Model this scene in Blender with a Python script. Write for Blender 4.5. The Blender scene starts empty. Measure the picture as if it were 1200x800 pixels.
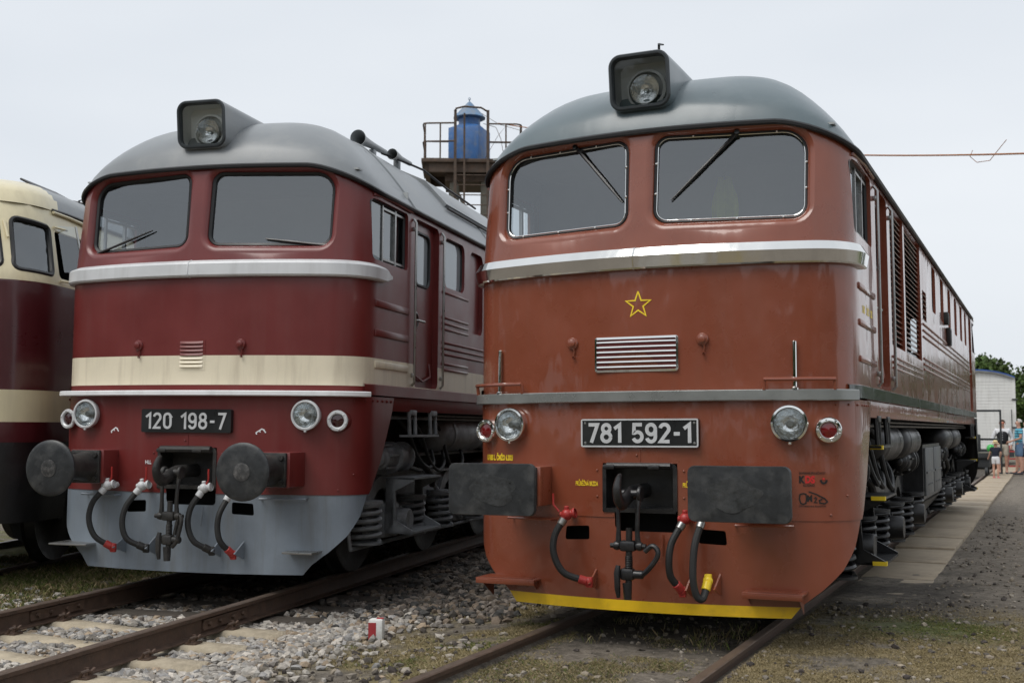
import bpy, bmesh, math, random
import numpy as np
from mathutils import Vector, Matrix
from mathutils.geometry import delaunay_2d_cdt

# ------------------------------------------------------------------ camera, sky, sun, exposure
SC = bpy.context.scene
COL = SC.collection
R_ = math.radians

CAMW = (2.682, -8.069, 1.465)
cam_d = bpy.data.cameras.new('camera')
cam_d.sensor_width = 36.0
cam_d.lens = 41.281
cam_d.clip_start = 0.05
cam_d.clip_end = 3000
cam_d.dof.use_dof = True
cam_d.dof.focus_distance = 9.3
cam_d.dof.aperture_fstop = 4.0
cam = bpy.data.objects.new('camera', cam_d)
COL.objects.link(cam)
cam.matrix_world = (Matrix.Translation(CAMW) @ Matrix.Rotation(R_(24.4846), 4, 'Z')
                    @ Matrix.Rotation(R_(90 + 4.2494), 4, 'X') @ Matrix.Rotation(R_(0.113), 4, 'Z'))
SC.camera = cam

SUN_EL, SUN_AZ = R_(58), R_(205)      # azimuth measured clockwise from +Y; soft light behind the photographer
world = bpy.data.worlds.new('World')
SC.world = world
world.use_nodes = True
wn, wl = world.node_tree.nodes, world.node_tree.links
bg = wn['Background']
sky = wn.new('ShaderNodeTexSky')
sky.sky_type = 'NISHITA'
sky.sun_disc = False
sky.sun_elevation = SUN_EL
sky.sun_rotation = SUN_AZ
sky.air_density = 1.0
sky.dust_density = 4.0
wt = wn.new('ShaderNodeTexCoord')
wmap = wn.new('ShaderNodeMapping')
wmap.inputs['Scale'].default_value = (1.0, 1.0, 3.2)
wnoise = wn.new('ShaderNodeTexNoise')
wnoise.inputs['Scale'].default_value = 1.3
wnoise.inputs['Detail'].default_value = 4.0
wnoise.inputs['Roughness'].default_value = 0.5
wramp = wn.new('ShaderNodeValToRGB')
wramp.color_ramp.elements[0].position = 0.32
wramp.color_ramp.elements[0].color = (6.1, 6.5, 7.0, 1)
wramp.color_ramp.elements[1].position = 0.68
wramp.color_ramp.elements[1].color = (7.2, 7.5, 7.85, 1)
wmix = wn.new('ShaderNodeMixRGB')
wmix.inputs['Fac'].default_value = 0.93           # a closed cloud layer over the clear sky
wl.new(wt.outputs['Generated'], wmap.inputs['Vector'])
wl.new(wmap.outputs['Vector'], wnoise.inputs['Vector'])
wl.new(wnoise.outputs['Fac'], wramp.inputs['Fac'])
wl.new(sky.outputs['Color'], wmix.inputs['Color1'])
wl.new(wramp.outputs['Color'], wmix.inputs['Color2'])
wl.new(wmix.outputs['Color'], bg.inputs['Color'])
bg.inputs['Strength'].default_value = 0.10

sun_d = bpy.data.lights.new('sun', 'SUN')
sun_d.energy = 1.5
sun_d.angle = R_(35)
sun_d.color = (1.0, 0.97, 0.92)
sun = bpy.data.objects.new('sun', sun_d)
COL.objects.link(sun)
sdir = Vector((math.sin(SUN_AZ) * math.cos(SUN_EL), math.cos(SUN_AZ) * math.cos(SUN_EL), math.sin(SUN_EL)))
sun.rotation_euler = sdir.to_track_quat('Z', 'Y').to_euler()
sun.location = (0, -10, 30)

SC.view_settings.view_transform = 'Standard'
SC.view_settings.look = 'None'
SC.view_settings.exposure = 0.30
SC.view_settings.gamma = 1.0
SC.view_settings.use_curve_mapping = False
SC.render.engine = 'CYCLES'
SC.cycles.use_denoising = True
SC.cycles.max_bounces = 8
SC.cycles.transparent_max_bounces = 12
random.seed(7)
rng = np.random.default_rng(11)

# ------------------------------------------------------------------ materials
MATS = {}
def principled(name):
    m = bpy.data.materials.new(name)
    m.use_nodes = True
    MATS[name] = m
    return m, m.node_tree.nodes, m.node_tree.links, m.node_tree.nodes['Principled BSDF']

def mat(name, col, rough=0.5, metal=0.0, coat=0.0, var=0.15, vscale=3.0, dirt=None, dirt_amt=0.0, dirt_scale=2.0,
        bump=0.0, bscale=30.0, rvar=0.1, streak=False, wave=0.0, stretch=(1, 1, 1), coat_rough=0.06):
    """procedural surface: base colour with noise variation, optional dirt layer, roughness variation, bump"""
    m, n, l, b = principled(name)
    tc = n.new('ShaderNodeTexCoord')
    mp = n.new('ShaderNodeMapping')
    mp.inputs['Scale'].default_value = stretch
    l.new(tc.outputs['Object'], mp.inputs['Vector'])
    nz = n.new('ShaderNodeTexNoise')
    nz.inputs['Scale'].default_value = vscale
    nz.inputs['Detail'].default_value = 6
    nz.inputs['Roughness'].default_value = 0.6
    l.new(mp.outputs['Vector'], nz.inputs['Vector'])
    mr = n.new('ShaderNodeMapRange')
    mr.inputs['From Min'].default_value = 0.3
    mr.inputs['From Max'].default_value = 0.7
    mr.inputs['To Min'].default_value = 1 - var
    mr.inputs['To Max'].default_value = 1 + var
    l.new(nz.outputs['Fac'], mr.inputs['Value'])
    mul = n.new('ShaderNodeVectorMath')
    mul.operation = 'SCALE'
    mul.inputs[0].default_value = col
    l.new(mr.outputs['Result'], mul.inputs['Scale'])
    out = mul.outputs['Vector']
    if dirt is not None:
        nd = n.new('ShaderNodeTexNoise')
        nd.inputs['Scale'].default_value = dirt_scale
        nd.inputs['Detail'].default_value = 8
        nd.inputs['Roughness'].default_value = 0.65
        if streak:
            mp2 = n.new('ShaderNodeMapping')
            mp2.inputs['Scale'].default_value = (4.0, 4.0, 0.35)
            l.new(tc.outputs['Object'], mp2.inputs['Vector'])
            l.new(mp2.outputs['Vector'], nd.inputs['Vector'])
        else:
            l.new(tc.outputs['Object'], nd.inputs['Vector'])
        r2 = n.new('ShaderNodeMapRange')
        r2.inputs['From Min'].default_value = 0.48
        r2.inputs['From Max'].default_value = 0.75
        r2.inputs['To Max'].default_value = dirt_amt
        l.new(nd.outputs['Fac'], r2.inputs['Value'])
        mx = n.new('ShaderNodeMixRGB')
        mx.inputs['Color2'].default_value = (*dirt, 1)
        l.new(r2.outputs['Result'], mx.inputs['Fac'])
        l.new(out, mx.inputs['Color1'])
        out = mx.outputs['Color']
    l.new(out, b.inputs['Base Color'])
    nr = n.new('ShaderNodeMapRange')
    nr.inputs['From Min'].default_value = 0.3
    nr.inputs['From Max'].default_value = 0.7
    nr.inputs['To Min'].default_value = max(0.02, rough - rvar)
    nr.inputs['To Max'].default_value = min(1, rough + rvar)
    l.new(nz.outputs['Fac'], nr.inputs['Value'])
    l.new(nr.outputs['Result'], b.inputs['Roughness'])
    b.inputs['Metallic'].default_value = metal
    b.inputs['Coat Weight'].default_value = coat
    b.inputs['Coat Roughness'].default_value = coat_rough
    last = None
    if bump > 0:
        nb = n.new('ShaderNodeTexNoise')
        nb.inputs['Scale'].default_value = bscale
        nb.inputs['Detail'].default_value = 5
        l.new(tc.outputs['Object'], nb.inputs['Vector'])
        bp = n.new('ShaderNodeBump')
        bp.inputs['Strength'].default_value = bump
        bp.inputs['Distance'].default_value = 0.02
        l.new(nb.outputs['Fac'], bp.inputs['Height'])
        last = bp
    if wave > 0:          # slow unevenness of hand-beaten sheet metal, seen in its reflections
        nw = n.new('ShaderNodeTexNoise')
        nw.inputs['Scale'].default_value = 2.6
        nw.inputs['Detail'].default_value = 2
        mpw = n.new('ShaderNodeMapping')
        mpw.inputs['Scale'].default_value = (1.6, 1.0, 0.7)
        l.new(tc.outputs['Object'], mpw.inputs['Vector'])
        l.new(mpw.outputs['Vector'], nw.inputs['Vector'])
        bw = n.new('ShaderNodeBump')
        bw.inputs['Strength'].default_value = wave
        bw.inputs['Distance'].default_value = 0.06
        l.new(nw.outputs['Fac'], bw.inputs['Height'])
        if last:
            l.new(last.outputs['Normal'], bw.inputs['Normal'])
        last = bw
    if last:
        l.new(last.outputs['Normal'], b.inputs['Normal'])
        if coat > 0 and wave > 0:
            l.new(last.outputs['Normal'], b.inputs['Coat Normal'])
    return m

def glass(name, tint, refl_ior=1.9, opaque=None, rough=0.02):
    m = bpy.data.materials.new(name)
    m.use_nodes = True
    n, l = m.node_tree.nodes, m.node_tree.links
    n.clear()
    o = n.new('ShaderNodeOutputMaterial')
    mixs = n.new('ShaderNodeMixShader')
    fr = n.new('ShaderNodeFresnel')
    fr.inputs['IOR'].default_value = refl_ior
    gl = n.new('ShaderNodeBsdfGlossy')
    gl.inputs['Roughness'].default_value = rough
    gl.inputs['Color'].default_value = (.93, .97, 1.0, 1)
    if opaque is None:
        t = n.new('ShaderNodeBsdfTransparent')
        t.inputs['Color'].default_value = (*tint, 1)
    else:
        t = n.new('ShaderNodeBsdfDiffuse')
        t.inputs['Color'].default_value = (*opaque, 1)
    l.new(fr.outputs['Fac'], mixs.inputs['Fac'])
    l.new(t.outputs[0], mixs.inputs[1])
    l.new(gl.outputs[0], mixs.inputs[2])
    l.new(mixs.outputs[0], o.inputs['Surface'])
    MATS[name] = m
    return m

mat('orange_paint', (0.232, 0.060, 0.029), 0.30, coat=0.65, var=0.10, vscale=1.5, dirt=(0.22, 0.09, 0.06), dirt_amt=0.25, streak=True, wave=0.22, coat_rough=0.06)
mat('maroon_paint', (0.155, 0.020, 0.018), 0.40, coat=0.28, var=0.14, vscale=1.6, dirt=(0.16, 0.05, 0.045), dirt_amt=0.35, streak=True, wave=0.05, coat_rough=0.18)
mat('cream_paint', (0.80, 0.72, 0.55), 0.42, coat=0.2, var=0.06, vscale=2.0, dirt=(0.40, 0.33, 0.24), dirt_amt=0.5, streak=True, coat_rough=0.2)
mat('roof_grey_green', (0.098, 0.132, 0.146), 0.36, coat=0.35, var=0.12, vscale=1.2, dirt=(0.2, 0.23, 0.24), dirt_amt=0.4, wave=0.05, coat_rough=0.22)
mat('roof_grey', (0.21, 0.225, 0.235), 0.42, coat=0.2, var=0.14, vscale=1.0, dirt=(0.30, 0.30, 0.29), dirt_amt=0.6, wave=0.04, coat_rough=0.3)
mat('skirt_grey', (0.20, 0.235, 0.275), 0.42, coat=0.15, var=0.14, vscale=2.5, dirt=(0.12, 0.115, 0.10), dirt_amt=0.6, streak=True, bump=0.03, bscale=40, coat_rough=0.25)
mat('bogie_grey', (0.25, 0.265, 0.28), 0.5, var=0.3, vscale=6, dirt=(0.045, 0.04, 0.035), dirt_amt=0.8, dirt_scale=5, bump=0.15)
mat('bogie_black', (0.010, 0.010, 0.011), 0.42, coat=0.12, var=0.3, vscale=6, dirt=(0.028, 0.025, 0.022), dirt_amt=0.35, dirt_scale=5, bump=0.12, coat_rough=0.2)
mat('black_paint', (0.012, 0.012, 0.013), 0.38, coat=0.2, var=0.3, vscale=8, bump=0.1, dirt=(0.05, 0.045, 0.04), dirt_amt=0.4, dirt_scale=8, coat_rough=0.2)
mat('black_iron', (0.022, 0.021, 0.020), 0.55, var=0.35, vscale=10, bump=0.2, dirt=(0.06, 0.05, 0.04), dirt_amt=0.5, dirt_scale=10)
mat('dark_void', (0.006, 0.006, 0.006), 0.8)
mat('rubber', (0.018, 0.018, 0.018), 0.6, var=0.2, vscale=12, bump=0.06, bscale=80)
mat('gasket', (0.010, 0.010, 0.011), 0.45)
mat('rim_dark', (0.030, 0.036, 0.040), 0.4, coat=.2)
mat('chrome', (0.80, 0.80, 0.78), 0.09, metal=1.0, var=0.04, rvar=0.03, wave=0.12)
mat('steel', (0.36, 0.36, 0.35), 0.32, metal=0.85, var=0.15, vscale=8, rvar=0.1)
mat('sill_metal', (0.30, 0.31, 0.30), 0.30, metal=0.55, var=0.12, vscale=3, rvar=0.08)
mat('silver_paint', (0.64, 0.65, 0.66), 0.38, metal=0.15, var=0.06, dirt=(0.34, 0.33, 0.32), dirt_amt=0.4, streak=True)
mat('white_paint', (0.84, 0.85, 0.86), 0.4, var=0.05, vscale=5, dirt=(0.4, 0.38, 0.35), dirt_amt=0.35, dirt_scale=6)
mat('valve_white', (0.62, 0.63, 0.64), 0.5, var=0.12, vscale=14, dirt=(0.2, 0.19, 0.17), dirt_amt=0.6, dirt_scale=14)
mat('yellow_paint', (0.88, 0.56, 0.015), 0.35, coat=0.3, var=0.08, vscale=4, dirt=(0.35, 0.2, 0.04), dirt_amt=0.4, dirt_scale=7)
mat('yellow_print', (0.92, 0.66, 0.03), 0.45, var=0.05)
mat('valve_red', (0.42, 0.035, 0.03), 0.42, var=0.2, vscale=12, dirt=(0.08, 0.02, 0.02), dirt_amt=0.6, dirt_scale=12)
mat('red_print', (0.55, 0.02, 0.02), 0.45, var=0.03)
mat('plate_black', (0.010, 0.011, 0.012), 0.35, coat=0.2)
mat('digit_grey', (0.62, 0.63, 0.64), 0.42, metal=0.2, var=0.06, vscale=8)
mat('lens_red', (0.14, 0.003, 0.005), 0.12, coat=0.8, var=0.2, vscale=20)
mat('reflector', (0.88, 0.89, 0.89), 0.16, metal=1.0, var=0.03, rvar=0.05, bump=0.35, bscale=38)
mat('interior_grey', (0.40, 0.42, 0.42), 0.7, var=0.1, vscale=3)
mat('interior_pale', (0.62, 0.64, 0.60), 0.7, var=0.08, vscale=3)
mat('hi_vis', (0.55, 0.66, 0.03), 0.7, var=0.1, vscale=6)
mat('buffer_face', (0.022, 0.024, 0.026), 0.40, var=0.3, vscale=9, dirt=(0.13, 0.13, 0.125), dirt_amt=0.55, dirt_scale=5.0, bump=0.08)
mat('buffer_grease', (0.034, 0.036, 0.037), 0.36, var=0.5, vscale=13, dirt=(0.075, 0.075, 0.074), dirt_amt=0.6, dirt_scale=9, bump=0.2)
mat('buffer_worn', (0.055, 0.055, 0.055), 0.42, metal=0.3, var=0.4, vscale=14, dirt=(0.26, 0.25, 0.24), dirt_amt=0.7, dirt_scale=16, bump=0.12)
glass('cab_glass', (0.78, 0.82, 0.84), 2.35)
glass('lamp_glass', (0.93, 0.95, 0.95), 1.45)
glass('sky_tone_glass', (0, 0, 0), 1.7, opaque=(0.30, 0.335, 0.35))  # opaque pale colour painted in for the sky reflected in door and side windows
glass('dark_glass', (0, 0, 0), 1.6, opaque=(0.012, 0.014, 0.015))

# ------------------------------------------------------------------ mesh helpers
def catmull(P, k=6, closed=False):
    P = [Vector(p) for p in P]
    out = []
    N = len(P)
    for i in range(N - 1):
        p0, p1, p2, p3 = P[max(0, i - 1)], P[i], P[i + 1], P[min(N - 1, i + 2)]
        for j in range(k):
            t = j / k
            out.append(.5 * ((2 * p1) + (p2 - p0) * t + (2 * p0 - 5 * p1 + 4 * p2 - p3) * t * t + (3 * p1 - p0 - 3 * p2 + p3) * t ** 3))
    out.append(P[-1])
    return out

class MB:
    """collects geometry and links it as ONE mesh object"""
    def __init__(self):
        self.v, self.f, self.mi = [], [], []
    def add(self, vs, fs, mi=0):
        o = len(self.v)
        self.v += [tuple(p) for p in vs]
        self.f += [tuple(i + o for i in f) for f in fs]
        self.mi += [mi] * len(fs)
        return self
    def box(self, c, s, ch=0.0, M=None, mi=0):
        hx, hy, hz = s[0] / 2, s[1] / 2, s[2] / 2
        if ch <= 0:
            vs = [Vector((x, y, z)) for x in (-hx, hx) for y in (-hy, hy) for z in (-hz, hz)]
            fs = [(0, 1, 3, 2), (4, 6, 7, 5), (0, 4, 5, 1), (2, 3, 7, 6), (0, 2, 6, 4), (1, 5, 7, 3)]
        else:
            bm = bmesh.new()
            bmesh.ops.create_cube(bm, size=1)
            for v in bm.verts:
                v.co = Vector((v.co.x * s[0], v.co.y * s[1], v.co.z * s[2]))
            bmesh.ops.bevel(bm, geom=list(bm.edges), offset=min(ch, min(s) * .45), segments=2, affect='EDGES', profile=0.5)
            bm.verts.index_update()
            vs = [v.co.copy() for v in bm.verts]
            fs = [[v.index for v in f.verts] for f in bm.faces]
            bm.free()
        T = Matrix.Translation(c) @ (M if M else Matrix.Identity(4))
        return self.add([T @ Vector(p) for p in vs], fs, mi)
    def span(self, a, b, ch=0.0, mi=0):
        return self.box([(a[i] + b[i]) / 2 for i in range(3)], [abs(b[i] - a[i]) for i in range(3)], ch, None, mi)
    def tube(self, pts, r, n=8, cap=True, mi=0, closed=False):
        pts = [Vector(p) for p in pts]
        N = len(pts)
        rs = r if isinstance(r, (list, tuple)) else [r] * N
        t0 = (pts[1] - pts[0]).normalized()
        up = Vector((0, 0, 1)) if abs(t0.z) < 0.9 else Vector((1, 0, 0))
        nx = t0.cross(up).normalized()
        vs, fs = [], []
        for i in range(N):
            if closed:
                t = (pts[(i + 1) % N] - pts[i - 1]).normalized()
            else:
                t = (pts[min(i + 1, N - 1)] - pts[max(i - 1, 0)]).normalized()
            nx = (nx - t * nx.dot(t)).normalized()
            ny = t.cross(nx)
            for k in range(n):
                a = 2 * math.pi * k / n
                vs.append(pts[i] + (nx * math.cos(a) + ny * math.sin(a)) * rs[i])
        for i in range(N if closed else N - 1):
            j = (i + 1) % N
            for k in range(n):
                fs.append((i * n + k, i * n + (k + 1) % n, j * n + (k + 1) % n, j * n + k))
        if cap and not closed:
            fs.append(tuple(range(n))[::-1])
            fs.append(tuple((N - 1) * n + k for k in range(n)))
        return self.add(vs, fs, mi)
    def cyl(self, a, b, r, r2=None, n=16, mi=0, ch=0.0):
        a, b = Vector(a), Vector(b)
        r2 = r if r2 is None else r2
        if ch > 0:
            d = (b - a).normalized() * ch
            return self.lathe([(r - ch, 0), (r, ch), (r2, (b - a).length - ch), (r2 - ch, (b - a).length)], a, b - a, n, mi, True)
        return self.tube([a, b], [r, r2], n, True, mi)
    def lathe(self, prof, o, axis, n=24, mi=0, caps=False):
        """prof: list of (radius, distance along axis)"""
        o, ax = Vector(o), Vector(axis).normalized()
        up = Vector((0, 0, 1)) if abs(ax.z) < 0.9 else Vector((1, 0, 0))
        ex = ax.cross(up).normalized()
        ey = ax.cross(ex)
        vs, fs = [], []
        for r, h in prof:
            for k in range(n):
                a = 2 * math.pi * k / n
                vs.append(o + ax * h + (ex * math.cos(a) + ey * math.sin(a)) * r)
        for i in range(len(prof) - 1):
            for k in range(n):
                fs.append((i * n + k, i * n + (k + 1) % n, (i + 1) * n + (k + 1) % n, (i + 1) * n + k))
        if caps:
            fs.append(tuple(range(n))[::-1])
            fs.append(tuple((len(prof) - 1) * n + k for k in range(n)))
        return self.add(vs, fs, mi)
    def prism(self, poly, fn, d0, d1, mi=0):
        """poly: 2D outline; fn(a,b,d) -> 3D"""
        n = len(poly)
        vs = [fn(a, b, d0) for a, b in poly] + [fn(a, b, d1) for a, b in poly]
        fs = [tuple(range(n)), tuple(range(2 * n - 1, n - 1, -1))]
        fs += [(i, i + n, (i + 1) % n + n, (i + 1) % n) for i in range(n)]
        return self.add(vs, fs, mi)
    def sphere(self, c, r, n=12, m=8, sc=(1, 1, 1), mi=0):
        vs, fs = [], []
        for i in range(m + 1):
            th = math.pi * i / m
            for k in range(n):
                a = 2 * math.pi * k / n
                vs.append((c[0] + r * sc[0] * math.sin(th) * math.cos(a), c[1] + r * sc[1] * math.sin(th) * math.sin(a), c[2] + r * sc[2] * math.cos(th)))
        for i in range(m):
            for k in range(n):
                fs.append((i * n + k, i * n + (k + 1) % n, (i + 1) * n + (k + 1) % n, (i + 1) * n + k))
        return self.add(vs, fs, mi)
    def strips(self, rows, closed=False, mi=0):
        n = len(rows[0])
        vs = [p for r in rows for p in r]
        fs = []
        for i in range(len(rows) - 1):
            for k in range(n if closed else n - 1):
                k2 = (k + 1) % n
                fs.append((i * n + k, i * n + k2, (i + 1) * n + k2, (i + 1) * n + k))
        return self.add(vs, fs, mi)
    def mesh(self, name, mats, angle=35):
        me = bpy.data.meshes.new(name)
        me.from_pydata([tuple(v) for v in self.v], [], self.f)
        mats = mats if isinstance(mats, (list, tuple)) else [mats]
        for m in mats:
            me.materials.append(MATS[m])
        if len(mats) > 1:
            me.polygons.foreach_set('material_index', self.mi)
        bm = bmesh.new()
        bm.from_mesh(me)
        bmesh.ops.remove_doubles(bm, verts=bm.verts, dist=1e-5)
        bmesh.ops.recalc_face_normals(bm, faces=bm.faces)
        bm.to_mesh(me)
        bm.free()
        me.shade_smooth()
        me.set_sharp_from_angle(angle=R_(angle))
        return me
    def build(self, name, mats, parent=None, angle=35, **props):
        o = bpy.data.objects.new(name, self.mesh(name, mats, angle))
        COL.objects.link(o)
        if parent is not None:
            o.parent = parent
        for k, v in props.items():
            o[k] = v
        return o

def link_mesh(name, me, parent=None, loc=(0, 0, 0), rot=(0, 0, 0), scale=None, **props):
    o = bpy.data.objects.new(name, me)
    COL.objects.link(o)
    o.location = loc
    o.rotation_euler = rot
    if scale is not None:
        o.scale = scale
    if parent is not None:
        o.parent = parent
    for k, v in props.items():
        o[k] = v
    return o

def thing(name, label, cat, loc=(0, 0, 0), rot=(0, 0, 0), group=None):
    o = bpy.data.objects.new(name, None)
    COL.objects.link(o)
    o.location, o.rotation_euler = loc, rot
    o['label'], o['category'] = label, cat
    if group:
        o['group'] = group
    return o

def smooth(t):
    t = max(0.0, min(1.0, t))
    return t * t * (3 - 2 * t)

def roundpoly(pts, rad, n=6):
    out = []
    N = len(pts)
    for i in range(N):
        p, a, b = Vector(pts[i]), Vector(pts[i - 1]), Vector(pts[(i + 1) % N])
        r = rad[i] if isinstance(rad, (list, tuple)) else rad
        if r <= 0:
            out.append((p.x, p.y))
            continue
        d1, d2 = (a - p).normalized(), (b - p).normalized()
        ang = d1.angle(d2)
        L = r / math.tan(ang / 2)
        c = p + (d1 + d2).normalized() * (r / math.sin(ang / 2))
        s, e = p + d1 * L, p + d2 * L
        a0 = math.atan2(s.y - c.y, s.x - c.x)
        a1 = math.atan2(e.y - c.y, e.x - c.x)
        while a1 - a0 > math.pi:
            a1 -= 2 * math.pi
        while a1 - a0 < -math.pi:
            a1 += 2 * math.pi
        for k in range(n + 1):
            t = a0 + (a1 - a0) * k / n
            out.append((c.x + r * math.cos(t), c.y + r * math.sin(t)))
    return out

def offset_poly(poly, d):
    """offset a counter-clockwise outline outward"""
    out = []
    N = len(poly)
    for i in range(N):
        a, b, c = Vector(poly[i - 1]), Vector(poly[i]), Vector(poly[(i + 1) % N])
        t = (c - a)
        t = t.normalized() if t.length > 1e-9 else Vector((1, 0))
        out.append((b.x + t.y * d, b.y - t.x * d))
    return out

def densify(poly, step, closed=True):
    out = []
    N = len(poly)
    for i in range(N if closed else N - 1):
        a, b = Vector(poly[i]), Vector(poly[(i + 1) % N])
        k = max(1, int(math.ceil((b - a).length / step)))
        for j in range(k):
            p = a + (b - a) * j / k
            out.append((p.x, p.y))
    if not closed:
        out.append(tuple(poly[-1]))
    return out

def inside(poly, x, y):
    c = False
    j = len(poly) - 1
    for i in range(len(poly)):
        xi, yi = poly[i]
        xj, yj = poly[j]
        if (yi > y) != (yj > y) and x < (xj - xi) * (y - yi) / (yj - yi) + xi:
            c = not c
        j = i
    return c

def panel(fn, outer, holes=(), grid=None, bands=(), mat_of=None, step=0.08):
    """a sheet with real openings: triangulate the outline in (a,b) and map it with fn(a,b)"""
    vs, es = [], []
    loops = [densify(outer, step)] + [list(h) for h in holes]
    for lp in loops:
        o = len(vs)
        vs += [Vector(p) for p in lp]
        es += [(o + i, o + (i + 1) % len(lp)) for i in range(len(lp))]
    xs = [p[0] for p in outer]
    x0, x1 = min(xs), max(xs)
    for b in bands:
        o = len(vs)
        nb = int((x1 - x0) / .06) + 2
        vs += [Vector((x0 - .01 + (x1 - x0 + .02) * k / nb, b)) for k in range(nb + 1)]
        es += [(o + k, o + k + 1) for k in range(nb)]
    if grid:
        for a, b in grid:
            if inside(outer, a, b) and not any(inside(h, a, b) for h in holes):
                vs.append(Vector((a, b)))
    res = delaunay_2d_cdt(vs, es, [], 0, 1e-5)
    pv, faces = res[0], res[2]
    mb = MB()
    keep, mi = [], []
    bb = [(min(q[0] for q in h), max(q[0] for q in h), min(q[1] for q in h), max(q[1] for q in h)) for h in holes]
    for f in faces:
        cx = sum(pv[i].x for i in f) / len(f)
        cy = sum(pv[i].y for i in f) / len(f)
        if not inside(outer, cx, cy):
            continue
        if any(b0 <= cx <= b1 and c0 <= cy <= c1 and inside(h, cx, cy) for h, (b0, b1, c0, c1) in zip(holes, bb)):
            continue
        keep.append(tuple(f))
        mi.append(mat_of(cx, cy) if mat_of else 0)
    mb.v = [fn(p.x, p.y) for p in pv]
    mb.f = keep
    mb.mi = mi
    return mb

def text_mesh(body, size=1.0, xscale=1.0):
    cu = bpy.data.curves.new('lettering', 'FONT')
    cu.body = body
    cu.size = size
    cu.resolution_u = 3
    cu.offset = (.05 if size > .05 else .022) * size
    o = bpy.data.objects.new('lettering', cu)
    COL.objects.link(o)
    dg = bpy.context.evaluated_depsgraph_get()
    me = bpy.data.meshes.new_from_object(o.evaluated_get(dg))
    COL.objects.unlink(o)
    bpy.data.objects.remove(o)
    bpy.data.curves.remove(cu)
    vs = [(v.co.x * xscale, v.co.y) for v in me.vertices]
    fs = [tuple(p.vertices) for p in me.polygons]
    bpy.data.meshes.remove(me)
    w = max((v[0] for v in vs), default=0)
    return vs, fs, w

def ribbon(mb, pts, w, fn, d0, d1):
    """flat stroke of width w along pts (2D), extruded between d0 and d1"""
    P = [Vector(p) for p in pts]
    N = len(P)
    Lp, Rp = [], []
    for i in range(N):
        if i == 0:
            t = (P[1] - P[0]).normalized(); m = Vector((-t.y, t.x)); k = 1
        elif i == N - 1:
            t = (P[-1] - P[-2]).normalized(); m = Vector((-t.y, t.x)); k = 1
        else:
            t1, t2 = (P[i] - P[i - 1]).normalized(), (P[i + 1] - P[i]).normalized()
            n1, n2 = Vector((-t1.y, t1.x)), Vector((-t2.y, t2.x))
            m = (n1 + n2)
            m = m.normalized() if m.length > 1e-6 else n1
            k = min(2.0, 1 / max(0.3, m.dot(n1)))
        Lp.append(P[i] + m * w / 2 * k)
        Rp.append(P[i] - m * w / 2 * k)
    vs, fs = [], []
    for d in (d0, d1):
        for i in range(N):
            vs.append(fn(Lp[i].x, Lp[i].y, d))
            vs.append(fn(Rp[i].x, Rp[i].y, d))
    o = 2 * N
    for i in range(N - 1):
        a, b, c, d = 2 * i, 2 * i + 1, 2 * i + 3, 2 * i + 2
        fs += [(a, b, c, d), (a + o, d + o, c + o, b + o), (a, d, d + o, a + o), (b, b + o, c + o, c)]
    fs += [(0, o, o + 1, 1), (2 * N - 2, 2 * N - 1, o + 2 * N - 1, o + 2 * N - 2)]
    mb.add(vs, fs)

def arcpts(cx, cy, rx, ry, a0, a1, n=12):
    return [(cx + rx * math.cos(R_(a0 + (a1 - a0) * i / n)), cy + ry * math.sin(R_(a0 + (a1 - a0) * i / n))) for i in range(n + 1)]

def glyph(ch):
    """stroke numerals in a 0.56 x 1 cell (centre lines)"""
    if ch == '1': return [[(0.02, .72), (.30, .93), (.30, 0)]], .36
    if ch == '2': return [arcpts(.28, .71, .22, .22, 170, -28, 14) + [(.07, .07), (.53, .07)]], .56
    if ch == '5': return [[(.50, .93), (.10, .93), (.08, .50)] + arcpts(.27, .31, .23, .24, 130, -160, 16)], .56
    if ch == '7': return [[(.03, .93), (.50, .93), (.17, 0)]], .56
    if ch == '8': return [arcpts(.28, .73, .19, .20, 0, 360, 20), arcpts(.28, .29, .23, .23, 0, 360, 20)], .56
    if ch == '9': return [arcpts(.28, .68, .22, .25, 0, 360, 20), [(.50, .68), (.50, .5)] + arcpts(.28, .30, .22, .24, 0, -165, 12)], .56
    if ch == '0': return [[(.50, .30)] + [(.50, .70)] + arcpts(.28, .70, .22, .23, 0, 180, 10) + arcpts(.28, .30, .22, .23, 180, 360, 10)], .56
    if ch == '-': return [[(.06, .46), (.36, .46)]], .42
    return [], .34
# ------------------------------------------------------------------ locomotive shell geometry (local: x right, y back, z above rail)
LEN = 16.3
PHI0 = math.atan(.25)
def lean(z):
    return .1 * (z - 2.7) / .93 if z > 2.7 else 0.0
def plan(u, z):
    s = 1 if u >= 0 else -1
    u = abs(u)
    dl = lean(z)
    r = .38 + .8 * dl
    cx = 1.475 - r
    y0 = .06 + dl
    xb = cx + r * math.sin(PHI0)
    yb = y0 + .125 * xb * xb
    yc = yb + r * math.cos(PHI0)
    if u < 1.19:
        x = u / 1.19 * xb
        return s * x, y0 + .125 * x * x
    if u < 1.9:
        L1 = r * (math.pi / 2 - PHI0)
        q = (u - 1.19) / .71 * (L1 + .9 - yc)
        if q < L1:
            a = PHI0 + q / r
            return s * (cx + r * math.sin(a)), yc - r * math.cos(a)
        return s * 1.475, yc + q - L1
    return s * 1.475, u - 1.0
def SP(u, z, off=0.0):
    x, y = plan(u, z)
    if off:
        a, b = plan(u - .004, z), plan(u + .004, z)
        t = Vector((b[0] - a[0], b[1] - a[1])).normalized()
        x, y = x + t.y * off, y - t.x * off
    return Vector((x, y, z))
def u_of_x(x, z):
    s = 1 if x >= 0 else -1
    lo, hi = 0.0, 1.9
    for _ in range(40):
        m = (lo + hi) / 2
        if plan(m, z)[0] < abs(x): lo = m
        else: hi = m
    return s * lo
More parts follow.
